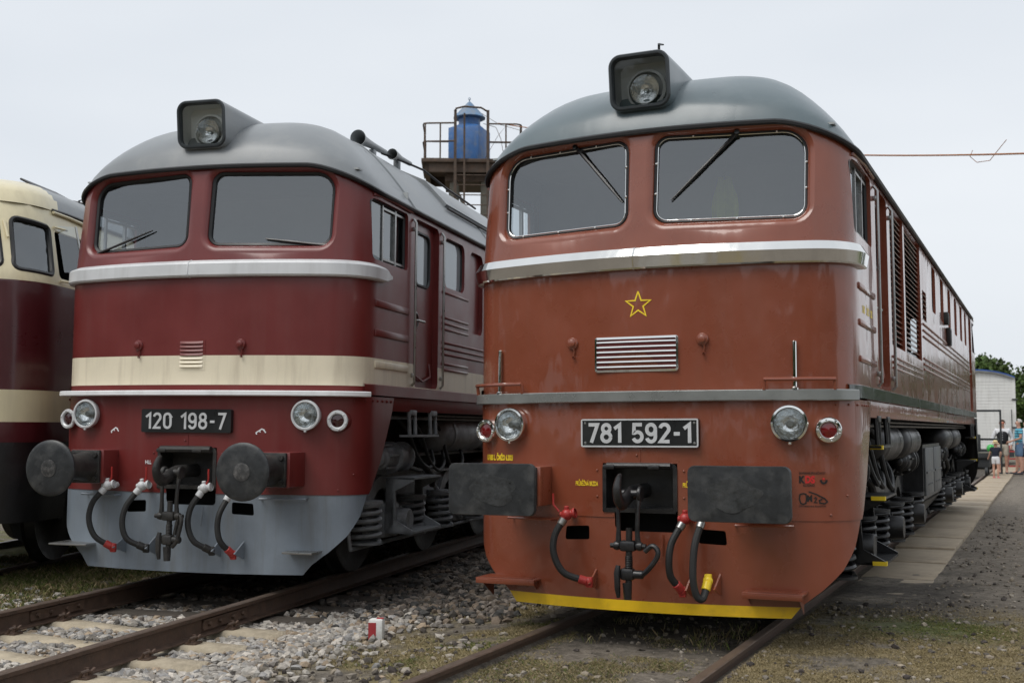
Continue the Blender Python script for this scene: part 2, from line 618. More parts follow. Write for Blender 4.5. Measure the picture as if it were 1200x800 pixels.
def u_of_y(y, z, sg):
    if y >= .9:
        return sg * (y + 1.0)
    lo, hi = 0.0, 1.9
    for _ in range(40):
        m = (lo + hi) / 2
        if plan(m, z)[1] < y: lo = m
        else: hi = m
    return sg * lo
def zgut(u):
    return 3.68 - .19 * smooth((abs(u) - 1.0) / .75)
def fy(x, z=1.5):
    """front surface y at lateral position x"""
    return plan(u_of_x(x, z), z)[1]

WIN_IB, WIN_A, WIN_B = Vector((.100, .150, 2.972)), Vector((1.074, .199, -.006)), Vector((.007, .063, .655))
def win_pt(s, t, sg, back=0.0):
    p = WIN_IB + WIN_A * (s / 1.092) + WIN_B * (t / .658)
    nrm = WIN_A.cross(WIN_B).normalized()      # points towards the front (-y)
    if nrm.y > 0: nrm = -nrm
    p = p - nrm * back
    return Vector((p.x * sg, p.y, p.z))
WIN_OUT = roundpoly([(0, 0), (1.092, 0), (1.092, .658), (0, .658)], [.10, .10, .18, .10], 7)

def helix(r, h, turns, wire, seg=14):
    pts = [(r * math.cos(2 * math.pi * i / seg), r * math.sin(2 * math.pi * i / seg), h * i / (seg * turns)) for i in range(int(seg * turns) + 1)]
    return MB().tube(pts, wire, 6)

def ring_rows(outer, inner, nrow=4, convex=True):
    rows = []
    for k in range(nrow + 1):
        th = math.pi / 2 * k / nrow
        row = []
        for W, G in zip(outer, inner):
            d = G - W
            dep = Vector((0, d.y, 0)) if abs(d.y) > 0 else Vector((0, 0, 0))
            lat = d - dep
            row.append(W + lat * math.sin(th) + dep * (1 - math.cos(th)))
        rows.append(row)
    return rows

ROOF_S = [(0, 0), (.0585, .155), (.193, .475), (.3275, .735), (.428, .860), (.5965, .948), (.798, .990), (1, 1)]
def roof_side(s):
    xs, ys = [p[0] for p in ROOF_S], [p[1] for p in ROOF_S]
    for i in range(len(xs) - 1):
        if s <= xs[i + 1] + 1e-9:
            h = xs[i + 1] - xs[i]
            def sl(j):
                if j <= 0: return (ys[1] - ys[0]) / (xs[1] - xs[0])
                if j >= len(xs) - 1: return 0.0
                a, b = (ys[j] - ys[j - 1]) / (xs[j] - xs[j - 1]), (ys[j + 1] - ys[j]) / (xs[j + 1] - xs[j])
                return 2 * a * b / (a + b)
            t = (s - xs[i]) / h
            return (2 * t ** 3 - 3 * t * t + 1) * ys[i] + (t ** 3 - 2 * t * t + t) * h * sl(i) + (-2 * t ** 3 + 3 * t * t) * ys[i + 1] + (t ** 3 - t * t) * h * sl(i + 1)
    return 1.0

def make_loco(c):
    root = thing('diesel_locomotive', c['label'], 'locomotive', c['loc'], c['rot'])
    st = c['style']
    BODY, BAND = c['body'], c['band']
    isR = st == 'R'

    # ---------------- cab shell (front and cab sides), mirrored at the rear
    cabwin = (.56, 1.42, 2.88, 3.42)
    holes = []
    sur = {}
    for sg in (1, -1):
        ccw = WIN_OUT if sg > 0 else WIN_OUT
        off = []
        for (s, t) in offset_poly(ccw, .062):
            p = win_pt(s, t, 1)
            off.append((u_of_x(max(.036, p.x), p.z), p.z))
        hole = [(u * sg, z) for u, z in off]
        holes.append(hole)
        sur[sg] = hole
    def side_hole(sg, y0, y1, z0, z1, r):
        pl = roundpoly([(y0, z0), (y1, z0), (y1, z1), (y0, z1)], r, 5)
        pl = densify(pl, .12)
        return pl, [(u_of_y(y, z, sg), z) for y, z in pl]
    cw = {}
    for sg in (1, -1):
        cw[sg] = side_hole(sg, *cabwin, .05)
        holes.append(cw[sg][1])
    US = 2.52
    top = [(US - k * (2 * US) / 84, zgut(US - k * (2 * US) / 84)) for k in range(85)]
    outer = [(-US, 1.70), (US, 1.70)] + top
    grid = [(a, b) for a in np.linspace(-2.3, 2.3, 70) for b in np.arange(1.8, 3.7, .12)]
    if c['stripe']:
        z_a, z_b = c['stripe']
        mo = lambda a, b: 1 if z_a < b < z_b else 0
        bands = [z_a, z_b]
    else:
        mo, bands = None, []
    mb = panel(lambda a, b: SP(a, b), outer, holes, grid, bands, mo)
    front = mb.build('cab_shell', [BODY, BAND] if c['stripe'] else BODY, root, 40)
    link_mesh('cab_shell', front.data, root, (0, LEN, 0), (0, 0, 0), (1, -1, 1))

    # ---------------- long body sides with openings
    for sg in (1, -1):
        hs, made = [], []
        for op in c['openings']:
            pl, hu = side_hole(sg, *op['r'], op.get('rad', .06))
            hs.append([(abs(u), z) for u, z in hu])
            made.append((op, pl))
        mbs = panel(lambda a, b: Vector((sg * 1.475, a - 1.0, b)), [(2.52, 1.70), (LEN - 1.52 + 1, 1.70), (LEN - 1.52 + 1, 3.49), (2.52, 3.49)], hs, None, bands, mo, .5)
        mbs.build('body_side', [BODY, BAND] if c['stripe'] else BODY, root, 40)
        for op, pl in made:
            dp = op.get('depth', .05)
            xo, xi = sg * 1.475, sg * (1.475 - dp)
            kind = op['kind']
            m = MB()
            m.strips([[Vector((xo, y, z)) for y, z in pl], [Vector((xi, y, z)) for y, z in pl]], True)
            y0, y1, z0, z1 = op['r']
            if kind == 'panel':
                m.add([Vector((xi, y, z)) for y, z in pl], [tuple(range(len(pl)))])
                m.build('recessed_panel', BODY, root)
            elif kind == 'window':
                m.build('window_reveal', BODY, root)
                w = MB()
                w.add([Vector((xi + sg * .004, y, z)) for y, z in pl], [tuple(range(len(pl)))])
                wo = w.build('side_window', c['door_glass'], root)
                MB().tube([Vector((xi + sg * .008, y, z)) for y, z in pl], .014, 6, closed=True).build('gasket', 'gasket', wo)
            elif kind == 'door':
                m.build('door_reveal', BODY, root)
                wz0, wz1 = z1 - .62, z1 - .10
                wp = roundpoly([(y0 + .14, wz0), (y1 - .14, wz0), (y1 - .14, wz1), (y0 + .14, wz1)], .09, 5)
                dpan = panel(lambda a, b: Vector((xi, a, b)), [(y0, z0), (y1, z0), (y1, z1), (y0, z1)], [wp], None, [zz for zz in bands], mo, .6)
                door = dpan.build('door', [BODY, BAND] if (c['stripe'] and False) else BODY, root)
                g = MB()
                g.add([Vector((xi - sg * .012, a, b)) for a, b in wp], [tuple(range(len(wp)))])
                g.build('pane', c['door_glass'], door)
                MB().tube([Vector((xi + sg * .002, a, b)) for a, b in wp], .016, 6, closed=True).build('gasket', 'gasket', door)
                e = roundpoly([(y0 + .05, z0 + .06), (y0 + .30, z0 + .06), (y0 + .30, z0 + .06 + .01), (y0 + .05, z0 + .07)], 0, 2)
                h = MB()
                h.lathe([(.085, 0), (.085, .012), (.07, .016)], (xi, y0 + .17, 2.45), (sg, 0, 0), 20)
                h.tube([(xi + sg * .03, y0 + .10, 2.44), (xi + sg * .055, y0 + .12, 2.44), (xi + sg * .055, y0 + .30, 2.44)], .013, 7)
                h.build('handle', 'steel', door)
                r_ = MB()
                r_.tube([(xi, y0 + .1, z0 + .25), (xi + sg * .02, y0 + .12, z0 + .12), (xi + sg * .02, y0 + .35, z0 + .07), (xi + sg * .02, y1 - .12, z0 + .12), (xi, y1 - .1, z0 + .25)], .012, 6)
                r_.build('kick_moulding', BODY, door)
            elif kind == 'louvre':
                m.build('louvre_frame', BODY, root)
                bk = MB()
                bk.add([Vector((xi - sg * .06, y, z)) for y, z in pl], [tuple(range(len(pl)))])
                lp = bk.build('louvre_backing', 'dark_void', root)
                n = op['n']
                hh = (z1 - z0) / n
                sl = MB().box((0, 0, 0), (.006, y1 - y0, hh * 1.25), 0, Matrix.Rotation(R_(-42) * sg, 4, 'Y')).mesh('slat', BODY)
                for k in range(n):
                    link_mesh('slat', sl, lp, (xi + sg * .012, (y0 + y1) / 2, z0 + hh * (k + .5)))
        # horizontal pressed mouldings
        for (y0, y1, z, h) in c['ribs']:
            mm = c['rib_mat'](z) if 'rib_mat' in c else BODY
            MB().span((sg * 1.465, y0, z - h / 2), (sg * 1.490, y1, z + h / 2), .012).build('moulding', mm, root)
        # upright grab poles beside the doors
        for y in c['poles']:
            p = MB()
            p.tube([(sg * 1.48, y, 1.80), (sg * 1.508, y, 1.83), (sg * 1.508, y, 3.36), (sg * 1.48, y, 3.40)], .013, 8)
            for z in (1.9, 3.3):
                p.box((sg * 1.49, y, z), (.035, .025, .04), .006)
            p.build('grab_pole', c['pole_mat'], root)
        # cab side window: frame bars and three panes
        pl, hu = cw[sg]
        y0, y1, z0, z1 = cabwin
        m = MB()
        xi = sg * 1.428
        m.strips([[SP(u, z) for u, z in hu], [Vector((xi, y, z)) for y, z in pl]], True)
        fr = m.build('cab_window_reveal', BODY, root)
        MB().tube([Vector((xi, y, z)) for y, z in pl], .02, 6, closed=True).build('window_frame', 'gasket', fr)
        b = MB()
        b.span((xi - .012, y0 + .29, z0), (xi + .012, y0 + .315, z1))
        b.span((xi - .014, y0 + .60, z0), (xi + .014, y0 + .635, z1))
        b.span((xi - .016, y0 + .30, z0 + .03), (xi + .012, y1, z0 + .05))
        b.span((xi - .016, y0 + .30, z1 - .05), (xi + .012, y1, z1 - .03))
        b.build('glazing_bar', 'steel', fr)
        for (a0, a1, dx) in ((y0, y0 + .29, 0), (y0 + .315, y0 + .60, -.01), (y0 + .635, y1, -.018)):
            MB().add([(xi + sg * dx, a0 + .005, z0 + .005), (xi + sg * dx, a1 - .005, z0 + .005), (xi + sg * dx, a1 - .005, z1 - .005), (xi + sg * dx, a0 + .005, z1 - .005)], [(0, 1, 2, 3)]).build('pane', 'cab_glass', fr)
        # rain strip over the window
        rs = MB()
        rs.tube([SP(u_of_y(.60, 3.46, sg), 3.455, .012), SP(u_of_y(1.0, 3.46, sg), 3.46, .014), Vector((sg * 1.49, 1.5, 3.45))], .012, 6)
        rs.build('rain_strip', BODY, root)

    # ---------------- windscreens
    for sg in (1, -1):
        G = [win_pt(s, t, sg) for s, t in WIN_OUT]
        W = [SP(u, z) for u, z in sur[sg]]
        ws = MB().strips(ring_rows(W, G, 5), True).build('windscreen_surround', BODY, root, 60)
        link_mesh('windscreen_surround', ws.data, root, (0, LEN, 0), (0, 0, 0), (1, -1, 1))
        gl = MB()
        gl.add([win_pt(s, t, sg, .004) for s, t in WIN_OUT], [tuple(range(len(WIN_OUT)))])
        go = gl.build('windscreen', 'cab_glass', root)
        link_mesh('windscreen', go.data, root, (0, LEN, 0), (0, 0, 0), (1, -1, 1))
        rub = MB()
        rub.tube([win_pt(s, t, sg, -.006) for s, t in offset_poly(WIN_OUT, -.004)], .022, 6, closed=True)
        rub.build('gasket', 'gasket', go)
        if isR:
            inn = offset_poly(WIN_OUT, -.017)
            MB().tube([win_pt(s, t, sg, -.022) for s, t in inn], .0042, 5, closed=True).build('trim_strip', 'chrome', go)
            cl = MB()
            for fx, fyy in ((.25, 0), (.55, 0), (.85, 0), (.25, 1), (.55, 1), (.80, 1), (0, .33), (0, .68), (1, .33), (1, .62)):
                p = win_pt(1.092 * fx + (.008 if fx == 0 else -.008 if fx == 1 else 0), .658 * fyy + (.008 if fyy == 0 else -.008 if fyy == 1 else 0), sg, -.026)
                cl.sphere(p, .010, 8, 5)
            cl.build('trim_clip', 'chrome', go, kind='stuff')
    # wipers
    def wiper(x0, z0, x1, z1, lift=.035):
        def at(x, z, l):
            sg = 1 if x > 0 else -1
            s = (abs(x) - .1) / 1.074 * 1.092
            t = (z - 2.972) / .655 * .658
            return win_pt(s, t, sg, -l)
        a, b = at(x0, z0, lift), at(x1, z1, lift * .6)
        m = MB()
        m.cyl(at(x0, z0, -.01), at(x0, z0, lift + .03), .018, n=10)
        m.tube([a, a.lerp(b, .45)], [.016, .009], 6)
        q = a.lerp(b, .45)
        m.tube([a.lerp(b, .22), a.lerp(b, .6), b], [.010, .012, .006], 6)
        m.build('wiper', 'black_paint', root)
    for w in c['wipers']:
        wiper(*w)

    # ---------------- roof
    C0 = Vector((0, 1.4, 0))
    us = list(np.linspace(-2.4, 2.4, 73))
    rows = []
    NS = 16
    for k in range(NS + 1):
        s = k / NS
        s = s ** 1.35
        row = []
        for u in us:
            p = SP(u, zgut(u), .012)
            d = Vector((p.x, p.y - 1.4, 0))
            ax = abs(d.x) / max(1e-6, d.length)
            f = (1 - (1 - s) ** 2) ** .5 * (1 - ax ** 2.5) + roof_side(s) * ax ** 2.5
            row.append(Vector((p.x * (1 - s), 1.4 + (p.y - 1.4) * (1 - s), p.z + (4.29 - p.z) * f)))
        rows.append(row)
    rf = MB().strips(rows)
    n1 = 24
    def sect(y):
        out = []
        for k in range(-n1, n1 + 1):
            q = k / n1
            s = 1 - abs(q)
            s = s ** 1.35
            x = 1.487 * (1 - s) * (1 if q > 0 else -1)
            f = roof_side(s)
            out.append(Vector((x, y, 3.49 + .80 * f)))
        return out
    roof = rf.build('cab_roof', c['roof'], root, 50)
    link_mesh('cab_roof', roof.data, root, (0, LEN, 0), (0, 0, 0), (1, -1, 1))
    mr_ = MB().strips([sect(y) for y in (1.4, LEN - 1.4)])
    mroof = mr_.build('main_roof', c['roof'], root, 50)
    gm = MB().tube([SP(u, zgut(u) - .012, .022) for u in np.linspace(-2.6, 2.6, 90)], .022, 7)
    for sg in (1, -1):
        gm.tube([(sg * 1.497, 1.5, 3.478), (sg * 1.497, LEN - 1.5, 3.478)], .022, 7)
    gm.build('gutter_strip', 'gasket', roof)
    for y in c['roof_seams']:
        sm = MB()
        sec = sect(y)
        sm.tube([p + Vector((0, 0, .004)) for p in sec], .011, 5)
        sm.build('roof_seam', c['seam_mat'], mroof)
    # roof hatches (set back from the cab), fan covers and exhaust
    for (y0, y1, w) in c['hatches']:
        ht = MB()
        ht.span((-w, y0, 4.10), (w, y1, 4.35), .04)
        ht.build('roof_hatch', c['roof'], mroof)
    for (y0, y1) in c['roof_side_hatch']:
        for sg in (1, -1):
            sh = MB()
            rws = []
            for y in (y0, y1):
                rws.append([Vector((sg * x, y, z)) for x, z in ((1.22, 3.82), (1.26, 3.86), (1.00, 4.14), (.62, 4.31), (.55, 4.24))])
            sh.strips(rws)
            for r in rws:
                sh.add(r, [tuple(range(5))])
            sh.build('roof_side_hatch', c['roof'], mroof)
            MB().tube([(sg * 1.29, y0 - .05, 3.80), (sg * 1.29, y1 + .05, 3.80)], .015, 6).build('roof_rail', 'gasket', mroof)
    if c.get('horn'):
        hx, hy, hz = c['horn']
        h = MB()
        h.lathe([(.030, .75), (.036, .45), (.042, .30), (.055, .12), (.085, 0), (.076, .01), (.048, .12), (.02, .3)], (hx, hy, hz), (0, 1, .03), 18)
        h.lathe([(.025, .55), (.03, .25), (.06, 0), (.052, .01), (.03, .2)], (hx + .16, hy + .55, hz - .05), (0, 1, .03), 16)
        h.box((hx, hy + .4, hz - .09), (.06, .08, .12), .01)
        h.box((hx + .14, hy + .75, hz - .12), (.06, .08, .12), .01)
        h.build('horn', 'roof_grey', mroof)
    if c.get('cable'):
        pass
    if c.get('cable'):
        MB().tube(c['cable'], .012, 6).build('roof_cable', 'gasket', mroof)

    # ---------------- roof headlight
    hl_out = roundpoly([(-.238, 3.845), (.238, 3.845), (.238, 4.265), (-.238, 4.265)], .095, 7)
    def hb(x, z, d):
        return Vector((x, .143 - (z - 3.85) * .115 + d, z))
    inn = offset_poly(hl_out, -.032)
    loops = [[Vector((x * .90, 1.5, z + .01)) for x, z in hl_out], [hb(x, z, .30) for x, z in hl_out], [hb(x, z, .014) for x, z in hl_out]]
    rim_l = [[hb(x, z, .014) for x, z in hl_out],
             [hb(x, z, 0) for x, z in offset_poly(hl_out, -.010)], [hb(x, z, 0) for x, z in offset_poly(hl_out, -.026)],
             [hb(x, z, .012) for x, z in inn], [hb(x, z, .055) for x, z in inn]]
    box = MB().strips(loops, True).build('headlight_housing', c['roof'], root, 30)
    MB().strips(rim_l, True).build('headlight_rim', 'rim_dark', box, 30)
    MB().add([hb(x, z, .05) for x, z in inn], [tuple(range(len(inn)))]).build('headlight_glass', 'lamp_glass', box)
    ib = MB()
    inn2 = offset_poly(hl_out, -.034)
    ib.strips([[hb(x, z, .057) for x, z in inn2], [hb(x, z, .20) for x, z in inn2]], True)
    ib.add([hb(x, z, .20) for x, z in inn2], [tuple(range(len(inn2)))])
    ib.build('headlight_lining', c['hl_lining'], box)
    lp = MB()
    lp.lathe([(.155, -.03), (.155, .03), (.135, .04), (.135, -.03)], (.015, .29, 4.02), (0, -1, 0), 28)
    lp.build('lamp_ring', c['hl_lining'], box)
    rfm = MB()
    rfm.lathe([(.012, .0), (.045, .006), (.08, .03), (.105, .08), (.112, .085), (.112, .06)], (.015, .30, 4.01), (0, -1, 0), 28)
    rfm.build('reflector', 'reflector', box)
    MB().sphere((.015, .26, 4.01), .02, 10, 6).build('bulb', 'lamp_glass', box)
    if isR:
        a = MB()
        a.tube([(.13, .22, 4.25), (.13, .22, 4.34), (.20, .10, 4.29)], [.011, .011, .006], 6)
        a.build('aerial_bracket', 'gasket', box)

    # ---------------- chrome or silver waist moulding
    prof = c['belt_prof']
    rows = []
    for u in list(np.linspace(-2.0, 2.0, 101)):
        e = smooth((2.02 - abs(u)) / .28)
        zc = .5 * (prof[0][1] + prof[-1][1])
        rows.append([SP(u, zc + (z - zc) * (.25 + .75 * e), o * (.25 + .75 * e)) for o, z in prof])
    belt = MB().strips(rows)
    for r in (rows[0], rows[-1]):
        belt.add(r, [tuple(range(len(r)))])
    bo = belt.build('waist_moulding', c['belt'], root, 13)
    jn = MB()
    jn.tube([SP(-.02, z, o + .002) for o, z in prof], .006, 5)
    jn.build('joint_strip', c['belt'], bo)

    # ---------------- sill ledge on the front, sole bar along the sides
    zs0, zs1 = 1.664, c['sill_top']
    ue = c['sill_u']
    rows = [[SP(u, zs0, .0), SP(u, zs0, c['sill_out'] - .006), SP(u, zs0 + .006, c['sill_out']), SP(u, zs1 - .006, c['sill_out']), SP(u, zs1, c['sill_out'] - .006), SP(u, zs1 + .002, .0)] for u in np.linspace(-ue, ue, 70)]
    sl = MB().strips(rows)
    for r in (rows[0], rows[-1]):
        sl.add(r, [tuple(range(6))])
    sl.build('front_sill', c['sill'], root, 30)
    for sg in (1, -1):
        rows = []
        uu = list(np.linspace(c['band_u'], 2.4, 12)) + [LEN - .9 + 1]
        for u in uu:
            rows.append([SP(sg * u, 1.685, .0), SP(sg * u, 1.685, .018), SP(sg * u, 1.775, .018), SP(sg * u, 1.782, .0)])
        MB().strips(rows).build('side_sill', c['side_sill'], root, 30)
        sb = MB()
        sb.span((sg * 1.40, 1.06, 1.552), (sg * 1.462, LEN - 1.06, 1.69), .006)
        sb.build('sole_bar', BODY, root)
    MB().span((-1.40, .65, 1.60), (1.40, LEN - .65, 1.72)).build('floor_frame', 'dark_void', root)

    # ---------------- apron and skirt
    edge = [(2.06, 1.552), (1.80, 1.10), (1.585, .832)]
    sk = [(1.575, .845), (1.49, .645), (1.38, .49), (1.24, .355), (1.11, .25), (1.04, .165)]
    ap_out = [(-2.10, 1.672)] + [(-u, z) for u, z in edge] + [(u, z) for u, z in edge[::-1]] + [(2.10, 1.672)]
    pocket = roundpoly([(-.285, .832 + .02), (.278, .832 + .02), (.278, 1.222), (-.285, 1.222)], .035, 4)
    pocket = roundpoly([(-.285, .868), (.278, .868), (.278, 1.222), (-.285, 1.222)], [.012, .012, .04, .04], 4)
    grid = [(a, b) for a in np.linspace(-1.98, 1.98, 58) for b in np.arange(.9, 1.66, .1)]
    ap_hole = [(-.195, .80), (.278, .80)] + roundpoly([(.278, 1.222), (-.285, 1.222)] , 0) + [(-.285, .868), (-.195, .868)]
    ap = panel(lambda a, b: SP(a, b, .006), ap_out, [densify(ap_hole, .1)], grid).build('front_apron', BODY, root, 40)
    rear = ap.data.copy()
    rear.materials[0] = MATS[c['bogie'] if isR else BODY]
    link_mesh('rear_apron', rear, root, (0, LEN, 0), (0, 0, 0), (1, -1, 1))
    sk_out = [(-u, z) for u, z in sk] + [(u, z) for u, z in sk[::-1]]
    h1 = roundpoly([(.425, .665), (.62, .655), (.61, .755), (.425, .765)], .015, 3)
    h2 = [(-x, z) for x, z in roundpoly([(.40, .665), (.60, .655), (.59, .755), (.40, .765)], .015, 3)]
    h3 = roundpoly([(-.195, .735), (.275, .735), (.275, .86), (-.195, .86)], [.05, .03, .0, .0], 4)
    h3 = [(x, min(z, .86)) for x, z in h3]
    grid = [(a, b) for a in np.linspace(-1.5, 1.5, 44) for b in np.arange(.2, .84, .08)]
    ys = c.get('yellow')
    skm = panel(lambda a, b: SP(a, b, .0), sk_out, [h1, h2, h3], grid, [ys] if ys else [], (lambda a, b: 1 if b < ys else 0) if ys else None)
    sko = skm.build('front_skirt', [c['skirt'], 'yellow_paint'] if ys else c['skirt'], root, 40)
    rear = sko.data.copy()
    rear.materials[0] = MATS[c['bogie'] if isR else c['skirt']]
    link_mesh('rear_skirt', rear, root, (0, LEN, 0), (0, 0, 0), (1, -1, 1))
    # seam and centre joint
    seam = MB()
    seam.tube([SP(.005, z, .006) for z in (1.24, 1.33)], .006, 5)
    for u, z in [(-.02, 1.28), (-.33, 1.17), (-.33, .98), (.325, 1.17), (.325, .98)] + [(s * (1.30 + k * .12), .875 + k * .13) for s in (-1, 1) for k in range(2)]:
        seam.sphere(SP(u, z, .008), .009, 6, 4)
    if isR:
        for k in range(7):
            for s in (-1, 1):
                seam.sphere(SP(s * (1.35 + k * .1), 1.635, .008), .009, 6, 4)
    else:
        for k in range(7):
            for s in (-1, 1):
                seam.sphere(SP(s * (1.42 + k * .1), 1.635, .006), .014, 6, 4)
    seam.build('rivet_row', BODY, root, kind='stuff')
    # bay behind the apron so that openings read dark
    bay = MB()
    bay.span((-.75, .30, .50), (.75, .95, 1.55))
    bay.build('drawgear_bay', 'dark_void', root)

    # ---------------- coupler pocket, hook and screw coupling
    pk = MB()
    rim = [SP(u, z, .016) for u, z in pocket]
    rim_in = [SP(u, z, .018) for u, z in offset_poly(pocket, -.03)]
    rim_back = [p + Vector((0, .20, 0)) for p in rim_in]
    pk.strips([[SP(u, z, .0) for u, z in pocket], rim, rim_in, rim_back], True)
    pk.add(rim_back, [tuple(range(len(rim_back)))])
    pk.tube([(-.24, fy(0) - .03, 1.205), (.24, fy(0) - .03, 1.205)], .022 if isR else .03, 8)
    pk.box((-.22, fy(0) - .045, 1.195), (.09, .04, .035), .01)
    pk.box((.12, fy(0) - .045, 1.195), (.09, .04, .035), .01)
    for zz in (.95, 1.02, 1.09):
        pk.sphere((.235, fy(0) + .10, zz), .022, 8, 5)
    pko = pk.build('coupler_pocket', c['coupler_mat'], root)
    hk = MB()
    # forged hook with its claw turned up
    hpts = catmull([(-.015, .25, 1.02), (-.015, .05, 1.02), (-.015, -.10, 1.015), (-.015, -.20, .985), (-.015, -.29, .955), (-.015, -.365, .985), (-.015, -.395, 1.06), (-.015, -.36, 1.125), (-.015, -.325, 1.15)], 5)
    hr0 = [.055, .055, .055, .052, .050, .046, .040, .030, .016]
    hrad = [hr0[min(8, q // 5)] + (hr0[min(8, q // 5 + 1)] - hr0[min(8, q // 5)]) * (q % 5) / 5 for q in range(len(hpts))]
    hk.tube(hpts, hrad, 12)
    for q in range(len(hk.v)):
        a_, b_, c_ = hk.v[q]
        hk.v[q] = (-.015 + (a_ + .015) * .72, b_, c_)
    hk.cyl((-.085, -.155, 1.015), (.075, -.155, 1.015), .03, n=14, ch=.005)
    hk.cyl((.06, -.155, 1.015), (.085, -.155, 1.015), .055, n=14, ch=.006)
    hk.cyl((-.10, -.155, 1.015), (-.065, -.155, 1.015), .05, n=14, ch=.006)
    hk.build('draw_hook', c['coupler_mat'], pko)
    lk = MB()
    for s in (-1, 1):
        lk.tube([(s * .075 - .01, -.155, 1.015), (s * .073 - .01, -.185, .92), (s * .068 - .01, -.19, .78), (s * .072 - .01, -.185, .67)], [.022, .016, .016, .022], 8)
        lk.lathe([(.028, -.02), (.034, 0), (.028, .02)], (s * .082 - .01, -.185, .655), (1, 0, 0), 12, caps=True)
    lk.box((-.01, -.185, .655), (.115, .075, .075), .018)
    lk.cyl((-.14, -.185, .655), (.12, -.185, .655), .018, n=10)
    lk.cyl((.0, -.19, .78), (-.01, -.185, .32), .023, n=10)
    for k in range(11):
        lk.lathe([(.024, -.006), (.030, 0), (.024, .006)], (-.006, -.186, .58 - k * .012), (0, 0, 1), 10)
    lk.box((-.015, -.185, .46), (.10, .075, .085), .02)
    lk.cyl((-.11, -.185, .46), (.10, -.185, .46), .03, n=12, ch=.006)
    lk.tube([(-.075, -.215, .52), (-.08, -.225, .47), (-.078, -.225, .36), (-.072, -.22, .30)], [.018, .024, .022, .014], 8)
    lk.tube([(-.02, -.19, .40), (-.015, -.19, .285)], [.032, .028], 10)
    # lower shackle swung to the side
    lk.tube(catmull([(.085, -.19, .455), (.14, -.20, .50), (.20, -.195, .58), (.205, -.19, .63), (.165, -.185, .66), (.11, -.185, .62)]) if isR else
            catmull([(.03, -.19, .40), (.075, -.20, .45), (.10, -.2, .54), (.115, -.2, .62), (.095, -.19, .66), (.07, -.19, .60), (.05, -.19, .50)]), .019 if isR else .017, 8)
    lk.build('screw_coupling', c['coupler_mat'], pko)
    rod = MB()
    rod.tube([(.17, fy(.17) - .02, .72), (.165, fy(.17) - .04, .56)], [.006, .008], 6)
    rod.build('hanger_rod', c['skirt'], pko)

    # ---------------- buffers
    for sg in (-1, 1):
        bx = sg * .875
        ybox = -.10
        bxm = MB()
        bxm.span((bx - .165, ybox, .905), (bx + .165, .32, 1.195), .012)
        for k in range(9):
            bxm.span((bx - .168, ybox + .03 + k * .0, .92 + k * .03), (bx + .168, ybox + .05, .935 + k * .03)) if isR else None
        buf = bxm.build('buffer', BODY, root)
        fl = MB()
        fl.span((bx - .14, ybox - .03, .91), (bx + .14, ybox + .004, 1.19), .008)
        for ix in (-1, 1):
            for iz in (-1, 0, 1):
                fl.cyl((bx + ix * .108, ybox - .03, 1.05 + iz * .10), (bx + ix * .108, ybox - .055, 1.05 + iz * .10), .02, n=6)
        fl.build('buffer_flange', 'black_iron', buf)
        sv = MB()
        sv.lathe([(.13, 0), (.122, .03), (.108, .10), (.108, .30), (.10, .31), (.088, .315), (.088, .47)], (bx, ybox - .03, 1.05), (0, -1, 0), 24)
        sv.build('buffer_sleeve', 'black_iron', buf)
        hd = MB()
        if isR:
            o = roundpoly([(-.334, -.18), (.334, -.18), (.334, .18), (-.334, .18)], .045, 5)
            N = 9
            ins = [[(x * f, z * f) for x, z in o] for f in (1.0, .985, .8, .5, .2)]
            def bf(x, z, d):
                return Vector((bx + x, -.62 + d + .10 * (x * x + z * z), 1.05 + z))
            loops = [[bf(x, z, .035) for x, z in ins[0]], [bf(x, z, .010) for x, z in ins[0]], [bf(x, z, 0) for x, z in ins[1]]] + [[bf(x, z, 0) for x, z in q] for q in ins[2:]]
            hd.strips(loops, True)
            hd.add(loops[-1], [tuple(range(len(o)))])
            hd.add(loops[0], [tuple(range(len(o)))])
            hdo = hd.build('buffer_plate', 'buffer_face', buf, 40)
            gp_ = [(.17 * math.cos(a) * (1 + .12 * math.sin(3 * a + sg) + .06 * math.sin(7 * a)) - sg * .03, .105 * math.sin(a) * (1 + .10 * math.sin(4 * a + 1 + sg)) - .005) for a in np.linspace(0, 2 * math.pi, 41)[:-1]]
            gi = [(x * .5, z * .5) for x, z in gp_]
            MB().strips([[bf(x, z, -.0012) for x, z in gp_], [bf(x, z, -.0016) for x, z in gi]], True).add([bf(x, z, -.0016) for x, z in gi], [tuple(range(40))]).build('grease_patch', 'buffer_grease', hdo)
        else:
            hd.lathe([(.0001, .0), (.06, -.001), (.12, -.004), (.20, -.012), (.222, -.017), (.230, -.024), (.230, -.042), (.222, -.048), (.10, -.055), (.0001, -.055)], (bx, -.62, 1.05), (0, -1, 0), 44)
            hdo = hd.build('buffer_plate', 'buffer_face', buf, 40)
            MB().lathe([(.0001, .0035), (.05, .003), (.072, -.0005)], (bx + .005, -.622, 1.05), (0, -1, 0), 28).build('worn_spot', 'buffer_worn', hdo)

    # ---------------- headlights and tail lamps
    for sg in (-1, 1):
        def axis(x):
            a, b = plan(u_of_x(x, 1.5) - .01, 1.5), plan(u_of_x(x, 1.5) + .01, 1.5)
            t = Vector((b[0] - a[0], b[1] - a[1])).normalized()
            return Vector((t.y, -t.x, 0))
        cpos = Vector((sg * 1.063, .125, 1.503))
        ax = Vector((sg * .06, -1, 0)).normalized()
        L = .13
        o = cpos - ax * L
        hh = MB()
        hh.lathe([(.085, -.02), (.100, .01), (.112, .06), (.116, L - .03), (.127, L - .02), (.130, L), (.126, L + .012), (.112, L + .014), (.106, L + .004)], o, ax, 36)
        hh.sphere(o + ax * (L + .0) + Vector((0, 0, -.135)), .013, 8, 5)
